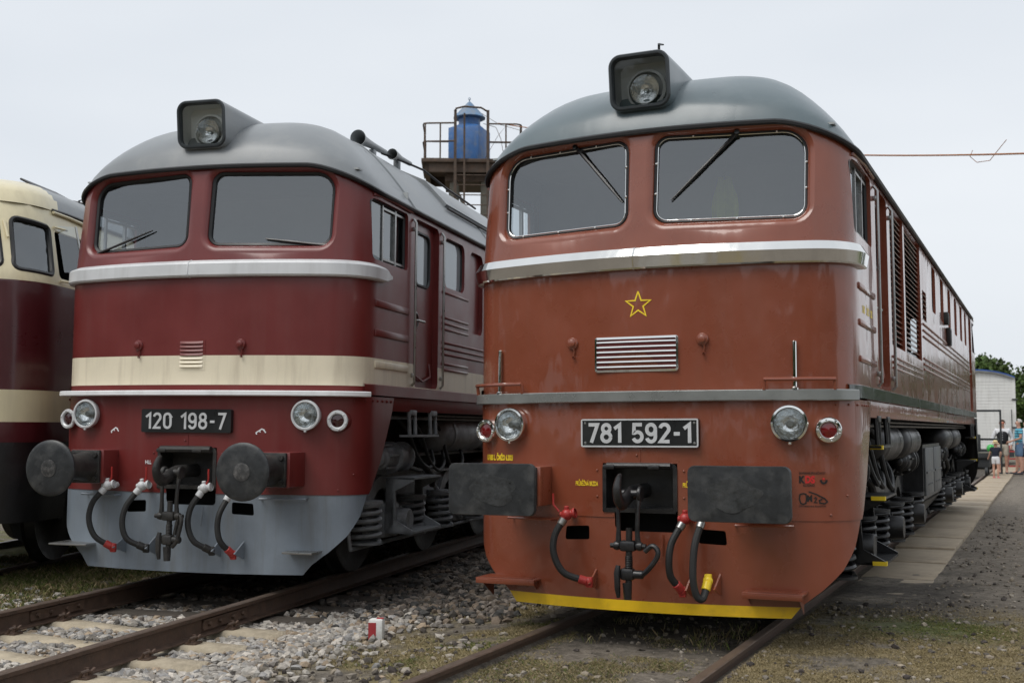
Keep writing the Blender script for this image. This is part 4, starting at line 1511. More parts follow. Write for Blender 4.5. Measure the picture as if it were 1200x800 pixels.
# ------------------------------------------------------------------ numpy noise
def vnoise(x, y, seed=0):
    r = np.random.default_rng(seed)
    T = r.random((256, 256))
    xi, yi = np.floor(x).astype(int), np.floor(y).astype(int)
    fx, fy_ = x - xi, y - yi
    fx, fy_ = fx * fx * (3 - 2 * fx), fy_ * fy_ * (3 - 2 * fy_)
    g = lambda i, j: T[i & 255, j & 255]
    return (g(xi, yi) * (1 - fx) + g(xi + 1, yi) * fx) * (1 - fy_) + (g(xi, yi + 1) * (1 - fx) + g(xi + 1, yi + 1) * fx) * fy_
def fbm(x, y, seed=0, o=4):
    s, a, f = 0, .5, 1.0
    for k in range(o):
        s = s + a * vnoise(x * f + 17.3 * k, y * f + 5.1 * k, seed + k)
        a *= .5; f *= 2.03
    return s / (1 - .5 ** o)
def sstep(a, b, x):
    t = np.clip((x - a) / (b - a), 0, 1)
    return t * t * (3 - 2 * t)

# second track (fan of tracks): local frame
LX, LY, LZ, LROT = -4.036, -.082, .08, R_(9.25)
VX, VY, VROT = -7.34, -.81, R_(18.48)
def to_l(x, y, ox=LX, oy=LY, r=LROT):
    c, s = math.cos(r), math.sin(r)
    dx, dy = x - ox, y - oy
    return c * dx + s * dy, -s * dx + c * dy
def from_l(x, y, ox=LX, oy=LY, r=LROT):
    c, s = math.cos(r), math.sin(r)
    return ox + c * x - s * y, oy + s * x + c * y

def ground_h(x, y):
    x, y = np.asarray(x, float), np.asarray(y, float)
    lx, ly = to_l(x, y)
    h = np.full(np.broadcast(x, y).shape, -.095)
    h = h + (.055) * sstep(.70, .95, x)                       # right of the near track, almost at rail level
    h = h + (.055) * sstep(-1.5, -.85, x) * (1 - sstep(-.80, -.70, x))   # packed earth outside the left rail
    bed = (1 - sstep(1.3, 2.0, np.abs(lx)))
    h = h * (1 - bed) + (-.135) * bed
    h = h + .045 * sstep(-1.0, -1.5, lx) * 1.0
    n = fbm(x * .9, y * .9, 3) - .5
    n2 = fbm(x * 5, y * 5, 9) - .5
    near = 1 - sstep(12, 40, np.hypot(x, y))
    calm = 1 - .8 * (np.abs(np.abs(x) - .7535) < .14)
    return h + (n * .035 + n2 * .022) * near * calm

def ground_col(x, y):
    lx, ly = to_l(x, y)
    soil = np.array([.165, .142, .115])
    dark = np.array([.040, .035, .030])
    grav = np.array([.235, .220, .195])
    straw = np.array([.215, .170, .080])
    green = np.array([.085, .100, .028])
    n1 = fbm(x * .8, y * .8, 21)
    n2 = fbm(x * 3.1, y * 3.1, 31)
    n3 = fbm(x * 1.7 + 9, y * 1.7, 41)
    col = soil[None] * (0.75 + .5 * n2[:, None])
    def mixc(col, c, w):
        w = np.clip(w, 0, 1)[:, None]
        return col * (1 - w) + c[None] * w
    # pale ballast round the left track in front, dirtier stone further back
    pale = (1 - sstep(1.5, 2.3, np.abs(lx - .1))) * (1 - sstep(.1, .8, ly))
    col = mixc(col, grav, pale * (.55 + .5 * n2))
    # dry turf left of the near track and beside its right rail
    tl = sstep(-2.4, -1.4, x) * (1 - sstep(-.82, -.78, x)) * sstep(.30, .52, n1 * .5 + n2 * .5) * (1 - sstep(5, 8, y))
    col = mixc(col, straw * .8 + green * .15, tl * .9)
    tr = sstep(.80, .9, x) * (1 - sstep(2.2, 3.2, x + .35 * (n3 - .5))) * (1 - sstep(1.4, 3.0, y + 1.2 * (n1 - .5)))
    col = mixc(col, straw * .85, tr * sstep(.25, .60, n2) * .9)
    gp = np.exp(-(((x - 1.8) / .55) ** 2 + ((y - 1.55) / .45) ** 2))
    col = mixc(col, green * 1.1, gp * .9)
    # turf left of the far track
    tg = sstep(-.9, -1.2, lx) * sstep(-7, -6, -np.abs(lx)) * sstep(-1.5, -.8, ly)
    col = mixc(col, green * .8 + straw * .25, tg * sstep(.35, .5, n2))
    # oil-soaked strips between the rails
    oil = (1 - sstep(.55, .72, np.abs(x))) * (.35 + .6 * n3) * sstep(-.6, .9, y)
    col = mixc(col, dark, oil)
    oil2 = (1 - sstep(.5, .9, np.abs(lx))) * sstep(.0, .6, ly)
    col = mixc(col, dark, oil2 * .85)
    # grey gravel yard to the far right
    gy = sstep(2.2, 3.4, x + .8 * (n1 - .5)) * sstep(2, 6, y)
    col = mixc(col, np.array([.20, .182, .158]), gy * .8)
    oilr = sstep(.82, .95, x) * (1 - sstep(1.7, 2.3, x)) * sstep(1.4, 2.2, y) * (1 - sstep(4.0, 6.5, y)) * sstep(.35, .6, n3)
    col = mixc(col, dark * 1.2, oilr * .75)
    far = sstep(40, 90, np.hypot(x, y))
    col = mixc(col, np.array([.10, .11, .05]), far)
    return col

def set_cols(me, cols):
    a = me.attributes.new('col', 'FLOAT_COLOR', 'POINT')
    c4 = np.ones((len(cols), 4), np.float32)
    c4[:, :3] = cols
    a.data.foreach_set('color', c4.ravel())

def np_mesh(name, V, F, matname, cols=None, smooth_=False):
    me = bpy.data.meshes.new(name)
    V = np.asarray(V, np.float32); F = np.asarray(F, np.int32)
    k = F.shape[1]
    me.vertices.add(len(V)); me.vertices.foreach_set('co', V.ravel())
    me.loops.add(F.size); me.loops.foreach_set('vertex_index', F.ravel())
    me.polygons.add(len(F)); me.polygons.foreach_set('loop_start', np.arange(0, F.size, k, dtype=np.int32))
    me.update(calc_edges=True)
    me.materials.append(MATS[matname])
    if cols is not None:
        set_cols(me, cols)
    if smooth_:
        me.shade_smooth()
    else:
        me.shade_flat()
    return me

def far_axis(a, b, step, lim):
    near = list(np.arange(a, b + 1e-6, step))
    lo, hi, d = [], [], step
    v, w = a, b
    while v > -lim or w < lim:
        d *= 1.35
        if v > -lim:
            v -= d; lo.append(v)
        if w < lim:
            w += d; hi.append(w)
    return np.array(lo[::-1] + near + hi)
gx, gy_ = far_axis(-7.5, 5.0, .07, 1500), far_axis(-4.5, 11.0, .08, 1500)
X, Y = np.meshgrid(gx, gy_, indexing='ij')
xf, yf = X.ravel(), Y.ravel()
Z = ground_h(xf, yf)
nx_, ny_ = len(gx), len(gy_)
I = np.arange(nx_ * ny_).reshape(nx_, ny_)
F = np.stack([I[:-1, :-1].ravel(), I[1:, :-1].ravel(), I[1:, 1:].ravel(), I[:-1, 1:].ravel()], 1)
gme = np_mesh('ground', np.stack([xf, yf, Z], 1), F, 'soil', ground_col(xf, yf), True)
link_mesh('ground', gme, kind='structure')

# ------------------------------------------------------------------ loose stones and turf
ICO = None
def ico():
    bm = bmesh.new()
    bmesh.ops.create_icosphere(bm, subdivisions=1, radius=1)
    v = np.array([p.co[:] for p in bm.verts]); f = np.array([[q.index for q in p.verts] for p in bm.faces])
    bm.free()
    return v, f
IV, IF = ico()
def stones(name, xs, ys, size, cols, label, cat, sink=.25, zoff=0.0):
    n = len(xs)
    v = np.repeat(IV[None], n, 0) * (1 + rng.uniform(-.32, .32, (n, 12, 1)))
    sc = np.stack([rng.uniform(.7, 1.25, n), rng.uniform(.7, 1.25, n), rng.uniform(.45, .9, n)], 1) * size[:, None]
    v = v * sc[:, None, :]
    a = rng.uniform(0, 6.28, n); b = rng.uniform(-.6, .6, n)
    c, s = np.cos(b)[:, None], np.sin(b)[:, None]
    yv, zv = v[:, :, 1] * c - v[:, :, 2] * s, v[:, :, 1] * s + v[:, :, 2] * c
    c, s = np.cos(a)[:, None], np.sin(a)[:, None]
    xv, yv = v[:, :, 0] * c - yv * s, v[:, :, 0] * s + yv * c
    zb = ground_h(xs, ys) + size * (.5 - sink) + zoff
    V = np.stack([xv + xs[:, None], yv + ys[:, None], zv + zb[:, None]], 2).reshape(-1, 3)
    F = (IF[None] + 12 * np.arange(n)[:, None, None]).reshape(-1, 3)
    me = np_mesh(name, V, F, 'stone', np.repeat(cols, 12, 0))
    return link_mesh(name, me, kind='stuff', label=label, category=cat)

def off_rails(x, y):
    lx, ly = to_l(x, y)
    return (np.abs(np.abs(lx) - .7535) > .085) & (np.abs(np.abs(x) - .7535) > .10)
SLEEP_C = [-4.40, -3.76, -3.12, -2.50, -1.88, -1.27, -.65]       # concrete sleepers (left track), then timber
SLEEP_W = [0.06 + .64 * k for k in range(24)]
def off_sleepers(x, y):
    lx, ly = to_l(x, y)
    ok = np.ones(len(x), bool)
    for s in SLEEP_C + SLEEP_W[:4]:
        ok &= ~((np.abs(ly - s) < .145) & (np.abs(lx) < 1.30))
    return ok
def palette(n, cs, j=.18):
    cs = np.array(cs)
    c = cs[rng.integers(0, len(cs), n)] * rng.uniform(1 - j, 1 + j, (n, 1))
    return c
# pale ballast
n = 30000
lx, ly = rng.uniform(-2.2, 2.9, n), rng.uniform(-4.2, 1.1, n)
x, y = from_l(lx, ly)
keep = off_rails(x, y) & (off_sleepers(x, y) | (rng.random(n) < .02))
dens = (1 - .93 * sstep(1.2, 2.3, np.abs(lx))) * (1 - sstep(.1, 1.1, ly + .5 * fbm(x * 2, y * 2, 77))) * np.where(lx < -.9, .25, 1) * np.where(np.abs(lx) < .7, .8, 1)
keep &= rng.random(n) < dens
keep &= (x < -1.0) & (rng.random(n) < 1 - .85 * sstep(-2.2, -1.3, x))
x, y = x[keep], y[keep]
stones('pale_ballast', x, y, rng.uniform(.013, .040, len(x)), palette(len(x), [(.40, .37, .33), (.34, .32, .29), (.28, .27, .26), (.46, .42, .37), (.32, .25, .18), (.22, .20, .18), (.36, .33, .29)], .28), 'pale crushed stone ballast round the concrete sleepers', 'ballast', .1)
# dark ballast further back between the tracks and under the left locomotive
n = 26000
lx, ly = rng.uniform(-1.4, 3.4, n), rng.uniform(-.4, 11, n)
x, y = from_l(lx, ly)
keep = off_rails(x, y) & (x < -.95 - 1.1 * fbm(x * 1.5, y * 1.5, 55)) & off_sleepers(x, y)
keep &= rng.random(n) < (.30 + .7 * fbm(x * 1.3, y * 1.3, 5)) * sstep(-.4, .8, ly)
x, y = x[keep], y[keep]
stones('dark_ballast', x, y, rng.uniform(.018, .048, len(x)), palette(len(x), [(.13, .11, .095), (.09, .08, .07), (.19, .15, .115), (.24, .205, .175), (.06, .058, .055)]), 'dark soiled ballast between the two locomotives', 'ballast', .1)
# scattered stones in the earth
n = 26000
x, y = rng.uniform(-3.0, 5.0, n), rng.uniform(-2.5, 14, n)
keep = off_rails(x, y) & (rng.random(n) < .25 + .9 * (fbm(x * 1.1, y * 1.1, 15) - .35)) & ~((x > .82) & (x < 1.62) & (y > 2.8))
x, y = x[keep], y[keep]
sz = .006 + .022 * rng.random(len(x)) ** 3 + np.where(x < -.8, .008, 0)
stones('loose_stones', x, y, sz, palette(len(x), [(.20, .175, .145), (.11, .095, .08), (.30, .265, .22), (.06, .05, .045), (.26, .22, .17)]), 'loose stones scattered in the trodden earth', 'stones', .2)

def blades(name, x, y, h, lean_, cols, label, w=.004):
    n = len(x)
    a = rng.uniform(0, 6.28, n)
    dx, dy = np.cos(a) * w, np.sin(a) * w
    b = rng.uniform(0, 6.28, n)
    lx_, ly_ = np.cos(b) * lean_ * h, np.sin(b) * lean_ * h
    z = ground_h(x, y) - .004
    p = np.stack([np.stack([x - dx, y - dy, z], 1), np.stack([x + dx, y + dy, z], 1), np.stack([x + lx_ * .5 + dx * .7, y + ly_ * .5 + dy * .7, z + h * .7], 1), np.stack([x + lx_, y + ly_, z + h], 1)], 1)
    V = p.reshape(-1, 3)
    F = (np.array([[0, 1, 2], [0, 2, 3]])[None] + 4 * np.arange(n)[:, None, None]).reshape(-1, 3)
    me = np_mesh(name, V, F, 'grass', np.repeat(cols, 4, 0))
    return link_mesh(name, me, kind='stuff', label=label, category='grass')
GRASS_STRAW = [(.28, .22, .115), (.22, .175, .09), (.33, .27, .155), (.17, .135, .065), (.25, .20, .12)]
GRASS_GREEN = [(.10, .13, .03), (.14, .15, .05), (.075, .10, .025), (.20, .18, .07)]
# dry turf left of the near track
n = 130000
x, y = rng.uniform(-2.6, -.82, n), rng.uniform(-1.8, 7, n)
d = sstep(.34, .60, .5 * fbm(x * .8, y * .8, 21) + .5 * fbm(x * 3.1, y * 3.1, 31)) * sstep(-2.4, -1.3, x) * (1 - sstep(4, 7, y))
k = rng.random(n) < d
x, y = x[k], y[k]
g = fbm(x * 2.2, y * 2.2, 61)
c = np.where((rng.random(len(x)) < sstep(.45, .75, g))[:, None], palette(len(x), GRASS_GREEN), palette(len(x), GRASS_STRAW))
blades('dry_turf', x, y, rng.uniform(.006, .026, len(x)), rng.uniform(.5, 1.6, len(x)), c, 'dry mossy turf left of the orange locomotive track', .0026)
# straw turf right of the near track
n = 190000
x, y = rng.uniform(.83, 3.4, n), rng.uniform(-1.3, 3.2, n)
d = (1 - sstep(2.0, 3.2, x + .4 * (fbm(x * 1.7 + 9, y * 1.7, 41) - .5))) * (1 - sstep(1.4, 2.9, y + 1.2 * (fbm(x * .8, y * .8, 21) - .5))) * sstep(.22, .60, fbm(x * 3.1, y * 3.1, 31))
k = rng.random(n) < d
x, y = x[k], y[k]
gp = np.exp(-(((x - 1.8) / .55) ** 2 + ((y - 1.55) / .45) ** 2))
c = np.where((rng.random(len(x)) < gp * 1.3)[:, None], palette(len(x), GRASS_GREEN), palette(len(x), GRASS_STRAW))
blades('straw_turf', x, y, rng.uniform(.004, .018, len(x)), rng.uniform(.6, 2.0, len(x)), c, 'trampled straw coloured turf beside the right rail', .0024)
# green turf left of the far track
n = 60000
lx, ly = rng.uniform(-4.0, -.86, n), rng.uniform(-1.6, 6, n)
x, y = from_l(lx, ly)
k = rng.random(n) < sstep(.33, .52, fbm(x * 3.1, y * 3.1, 31)) * sstep(-1.6, -.8, ly)
x, y = x[k], y[k]
g = fbm(x * 2.2, y * 2.2, 61)
c = np.where((rng.random(len(x)) < .35 + .5 * sstep(.35, .7, g))[:, None], palette(len(x), GRASS_GREEN), palette(len(x), GRASS_STRAW))
blades('green_turf', x, y, rng.uniform(.02, .06, len(x)), rng.uniform(.3, 1.3, len(x)), c, 'green turf left of the maroon locomotive track', .005)
# dry tufts between the rails in front of the near locomotive
n = 60000
x, y = rng.uniform(-.70, .70, n), rng.uniform(-1.8, .5, n)
k = rng.random(n) < sstep(.42, .66, fbm(x * 2.4 + 3, y * 2.4, 83))
x, y = x[k], y[k]
c = np.where((rng.random(len(x)) < .25)[:, None], palette(len(x), GRASS_GREEN), palette(len(x), GRASS_STRAW))
blades('track_turf', x, y, rng.uniform(.005, .024, len(x)), rng.uniform(.6, 1.8, len(x)), c, 'dry tufts of grass between the rails before the orange locomotive', .0025)
# weeds between the rails of the near track
n = 9000
x, y = rng.uniform(-.66, .68, n), rng.uniform(-1.4, 2.2, n)
k = (rng.random(n) < .5 * sstep(.58, .74, fbm(x * 2.6, y * 2.6, 71))) & (y > .1)
x, y = x[k], y[k]
c = palette(len(x), GRASS_GREEN + GRASS_STRAW)
blades('rail_weeds', x, y, rng.uniform(.015, .07, len(x)), rng.uniform(.2, .9, len(x)), c, 'thin weeds between the rails under the orange locomotive')

# ------------------------------------------------------------------ tracks
RAILP = [(-.07, -.159), (.07, -.159), (.07, -.150), (.016, -.138), (.009, -.125), (.009, -.045), (.034, -.034), (.036, -.008), (.028, -.0015), (.0, 0), (-.028, -.0015), (-.036, -.008), (-.034, -.034), (-.009, -.045), (-.009, -.125), (-.016, -.138), (-.07, -.150)]
def rail_mesh(name, ys):
    rows = [[Vector((x, y, z)) for x, z in RAILP] for y in ys]
    m = MB().strips(rows, True)
    m.add(rows[0], [tuple(range(len(RAILP)))]); m.add(rows[-1], [tuple(range(len(RAILP)))])
    # worn running surface gets its own material
    npf = len(RAILP)
    for i in range(len(m.f)):
        zz = [m.v[q][2] for q in m.f[i]]
        if len(m.f[i]) == 4 and min(zz) > -.0086:
            m.mi[i] = 1
    return m
def make_track(label, loc, rot, joint, con, wood, clips, y0=-7.5, y1=40):
    t = thing('railway_track', label, 'track', loc, (0, 0, rot))
    slc = None
    for sg in (-1, 1):
        segs = [(y0, joint - .005), (joint + .005, y1)] if joint is not None else [(y0, y1)]
        for a, b in segs:
            r = rail_mesh('rail', (a, b)).build('rail', ['rail_rust', 'rail_top'], t, 30)
            r.location = (sg * .7535, 0, 0)
        if joint is not None:
            for s2 in (-1, 1):
                fp_ = MB()
                fp_.prism([(.010, -.128), (.030, -.122), (.022, -.098), (.022, -.070), (.034, -.046), (.012, -.046)], lambda a, b, d: Vector((sg * .7535 + s2 * a, d, b)), joint - .34, joint + .34)
                fo = fp_.build('fishplate', 'rail_rust', t)
                for k in (-.26, -.10, .10, .26):
                    MB().cyl((sg * .7535 + s2 * .02, joint + k, -.084), (sg * .7535 + s2 * .048, joint + k, -.084), .017, n=6).build('bolt', 'rail_rust', fo)
    # concrete sleepers: dipped in the middle
    if con:
        rows = []
        for xx in (-1.30, -1.27, -.95, -.60, -.35, 0, .35, .60, .95, 1.27, 1.30):
            tz = -.161 - (.045 if abs(xx) < .3 else .02 if abs(xx) < .5 else 0) - (.05 if abs(xx) > 1.28 else .012 if abs(xx) > 1.2 else 0)
            w = .125
            rows.append([Vector((xx, -w - .03, -.36)), Vector((xx, -w, tz - .03)), Vector((xx, -w + .03, tz)), Vector((xx, w - .03, tz)), Vector((xx, w, tz - .03)), Vector((xx, w + .03, -.36))])
        sm = MB().strips(rows)
        sm.add(rows[0], [tuple(range(6))]); sm.add(rows[-1], [tuple(range(6))])
        cm = sm.mesh('sleeper', 'concrete_sleeper', 50)
        cl = MB()
        for s2 in (1,):
            cl.box((s2 * .115, 0, -.16), (.09, .11, .03), .008)
            cl.tube([(s2 * .10, -.045, -.15), (s2 * .125, -.055, -.115), (s2 * .15, -.03, -.105), (s2 * .145, .0, -.12), (s2 * .15, .03, -.105), (s2 * .125, .055, -.115), (s2 * .10, .045, -.15)], .011, 6)
            cl.cyl((s2 * .12, 0, -.15), (s2 * .12, 0, -.095), .014, n=6)
        cm2 = cl.mesh('rail_clip', 'rail_rust')
        for y in con:
            so = link_mesh('sleeper', cm, t, (rng.uniform(-.03, .03), y, rng.uniform(-.006, .004)), (0, 0, rng.uniform(-.02, .02)))
            for sg in (-1, 1):
                link_mesh('rail_clip', cm2, so, (sg * .7535, 0, 0))
                link_mesh('rail_clip', cm2, so, (sg * .7535, 0, 0), (0, 0, math.pi))
    if wood:
        wm = MB().box((0, 0, -.24), (2.55, .24, .15), .015).mesh('sleeper', 'old_wood')
        for y in wood:
            link_mesh('sleeper', wm, t, (rng.uniform(-.05, .05), y, -.012 + rng.uniform(-.01, .01)), (0, 0, rng.uniform(-.015, .015)))
    return t
make_track('rusty rails on pale concrete sleepers, under the maroon locomotive with grey skirt', (LX, LY, LZ), LROT, -.62, SLEEP_C, SLEEP_W, True)
make_track('rusty rails sunk in trodden earth, under the orange-brown locomotive', (0, 0, 0), 0, None, None, [-2.9 + .65 * k for k in range(20)], False)
make_track('rails under the cream and maroon locomotive', (VX, VY, .03), VROT, None, None, [.2 + .65 * k for k in range(16)], False, -1.0, 30)

# ------------------------------------------------------------------ concrete path beside the near track
path = MB().span((.90, 2.9, -.14), (1.61, 46, -.075)).build('path', 'path_concrete', None, kind='structure')
yy = 2.95
k = 0
slm = [MB().box((0, 0, 0), (.70, 1.494, .07), .006).mesh('slab', 'path_concrete') for _ in range(1)][0]
while yy < 46:
    link_mesh('slab', slm, path, (1.255 + rng.uniform(-.01, .01), yy + .75, -.078 + rng.uniform(-.008, .003) + .062 * min(1, max(0, (yy - 2.5) / 6))), (rng.uniform(-.004, .004), rng.uniform(-.006, .006), rng.uniform(-.004, .004)))
    yy += 1.5

# ------------------------------------------------------------------ fouling-point marker block
mk = thing('marker_block', 'small red and white painted marker block in the gravel between the tracks', 'marker', (-1.913, -.404, -.075), (0, 0, R_(20)))
mk.scale = (1.3, 1.3, 1.3)
m = MB().box((0, 0, .03), (.085, .075, .14), .014)
m.build('block', 'marker_white', mk)
MB().span((-.040, -.0395, -.03), (.004, -.0372, .082)).build('red_face', 'marker_red', mk)
MB().span((-.0008, -.012, .0985), (.038, .036, .1008)).build('red_top', 'marker_red', mk)
# ------------------------------------------------------------------ the two locomotives of the same class
def key_mark(x, z, s=1):
    return [[(x, z), (x + s * .05, z + .032), (x + s * .075, z + .022)], [(x + s * .03, z + .02), (x + s * .038, z + .004)], [(x + s * .066, z + .024), (x + s * .085, z + .0)], [(x, z), (x + s * .008, z - .014)]]
CW_R = dict(
    style='R', label='orange-brown diesel locomotive with yellow star, chrome waist moulding and plate 781 592-1',
    loc=(0, 0, -.003), rot=(0, R_(-.238), 0), body='orange_paint', band='orange_paint', stripe=None, roof='roof_grey_green', skirt='orange_paint',
    belt='chrome', sill='sill_metal', sill_top=1.742, sill_u=1.50, sill_out=.055, band_u=1.45, side_sill='sill_dark', lamp_mat='chrome', tail_mat='chrome', tail_lens='lens_red',
    coupler_mat='black_paint', bogie='bogie_black', cover_mat='cover_grey', yellow=.243, step_mat='orange_paint', step_d=.12,
    belt_prof=[(0, 2.792), (.030, 2.784), (.067, 2.720), (.050, 2.638), (.042, 2.627), (0, 2.625)],
    steps=[(-1.30, -.82, .345), (.74, 1.15, .345)], plate=(-.440, .444, 1.338, 1.542), number='781 592-1', num_pad=.055, num_h=.140, num_w=.026, num_gap=.13,
    grille=(-.342, .300, 1.880, 2.142), pole_mat='steel', poles=[1.56, 2.52],
    wipers=[(-.54, 3.63, -.14, 3.15), (.68, 3.62, .22, 3.14)], roof_seams=[1.58, 5.4, 9.0, 12.5], seam_mat='roof_grey_green', hatches=[(5.6, 10.5, .55)], roof_side_hatch=[(3.0, 5.0)],
    openings=[dict(kind='door', r=(1.66, 2.42, 1.79, 3.43), rad=.07, depth=.06)] +
             [dict(kind='louvre', r=(2.62, 3.66, 2.20, 3.45), rad=.02, depth=.05, n=24), dict(kind='louvre', r=(3.78, 5.30, 2.20, 3.45), rad=.02, depth=.05, n=24)] +
             [dict(kind='louvre', r=(5.50, 5.95, 2.67, 3.00), rad=.02, depth=.03, n=6)] +
             [dict(kind='window', r=(y, y + .52, 2.87, 3.42), rad=.08, depth=.055) for y in (6.72, 7.96, 9.20, 10.45, 11.65)] +
             [dict(kind='window', r=(12.75, 13.25, 2.87, 3.42), rad=.08, depth=.055), dict(kind='door', r=(13.88, 14.62, 1.79, 3.43), rad=.07, depth=.06)],
    ribs=[(.62, 1.47, z, .05) for z in (2.50, 2.235, 1.97)] + [(2.62, 5.3, z, .022) for z in (2.10, 2.05, 2.0)] + [(5.5, 13.7, z, .026) for z in (2.62, 2.55, 2.48, 2.24, 2.18, 2.12)],
    hoses=[dict(pts=[(-.555, -.07, .795), (-.60, -.10, .70), (-.60, -.12, .57), (-.53, -.11, .44), (-.40, -.06, .385)], end='valve_red'),
           dict(pts=[(.335, -.07, .79), (.285, -.12, .68), (.27, -.14, .56), (.275, -.12, .45), (.315, -.07, .375)], end='valve_red', lever=False),
           dict(pts=[(.475, -.06, .80), (.45, -.13, .66), (.445, -.16, .46), (.465, -.15, .335), (.50, -.12, .31), (.515, -.07, .39)], end='yellow_print', cock=False)],
    collar='steel', cock='valve_red',
    texts=[('U RBS L. ČMŽO 6.2021', .056, .48, -1.325, 1.232, 'yellow_print'), ('PRŮBĚŽNÁ BRZDA', .046, .46, -.505, 1.055, 'yellow_print'), ('PRŮBĚŽNÁ BRZDA', .046, .46, .315, 1.055, 'yellow_print'),
           ('DOPRAVNÍ SPOLEČNOST', .020, .72, 1.105, 1.155, 'plate_black'), ('K', .066, .80, 1.103, 1.095, 'plate_black'), ('DS', .066, .78, 1.143, 1.095, 'red_print'), ('KLADNO', .022, .8, 1.13, 1.070, 'plate_black'),
           ('M', .060, .75, 1.153, .968, 'plate_black'), ('Ž', .048, .75, 1.196, .958, 'plate_black'), ('ČESKOMORAVSKÁ ŽELEZNIČNÍ', .013, .9, 1.10, .930, 'plate_black')],
    marks=[([[(0 + .098 * math.cos(R_(90 + 36 * k)) * (1 if k % 2 == 0 else .40), 2.370 + .098 * math.sin(R_(90 + 36 * k)) * (1 if k % 2 == 0 else .40)) for k in list(range(11))]], .011, 'yellow_print', 'star_emblem'),
           ([[(1.108, 1.015), (1.104, .985), (1.112, .955), (1.128, .948), (1.146, .956), (1.150, .985), (1.147, 1.018), (1.128, 1.022), (1.108, 1.015)], [(1.165, 1.035), (1.215, 1.016), (1.265, .988), (1.282, .966), (1.265, .953), (1.235, .957), (1.232, .976), (1.25, .984)]], .008, 'plate_black', 'club_emblem'),
           ([arcpts(1.262, 1.115, .018, .022, 180, 360, 8)], .012, 'plate_black', 'round_emblem'), ([[(1.255, 1.122), (1.268, 1.122)]], .012, 'red_print', 'round_emblem_dot')],
    interior='interior_grey', seat='interior_pale', hl_lining='interior_mid', door_glass='dark_glass')
mat('interior_mid', (.5, .51, .50), .6, var=.1)
mat('cover_grey', (.10, .105, .108), .42, var=.25, vscale=6, dirt=(.04, .037, .033), dirt_amt=.6, dirt_scale=5)
mat('sill_dark', (.045, .055, .052), .22, coat=.6, var=.15, vscale=2, wave=.06)
R_loco = make_loco(CW_R)
# side lettering on the cab flank
for k, s in enumerate(('U RBS', 'ČMŽO', '2021')):
    vs, fs, w = text_mesh(s, .075, .8)
    m = MB().add([(1.4765, .80 + k * .22 + a * .9, 2.32 + b) for a, b in vs], fs)
    m.build('lettering', 'yellow_print', R_loco)
# boxes hung on the body side
for y, z, h in ((8.45, 2.86, .16), (8.8, 2.60, .24)):
    b = MB().span((1.475, y, z), (1.53, y + .22, z + h), .008)
    b.span((1.528, y + .03, z + .03), (1.534, y + .19, z + h - .03))
    b.build('socket_box', 'black_iron', R_loco)

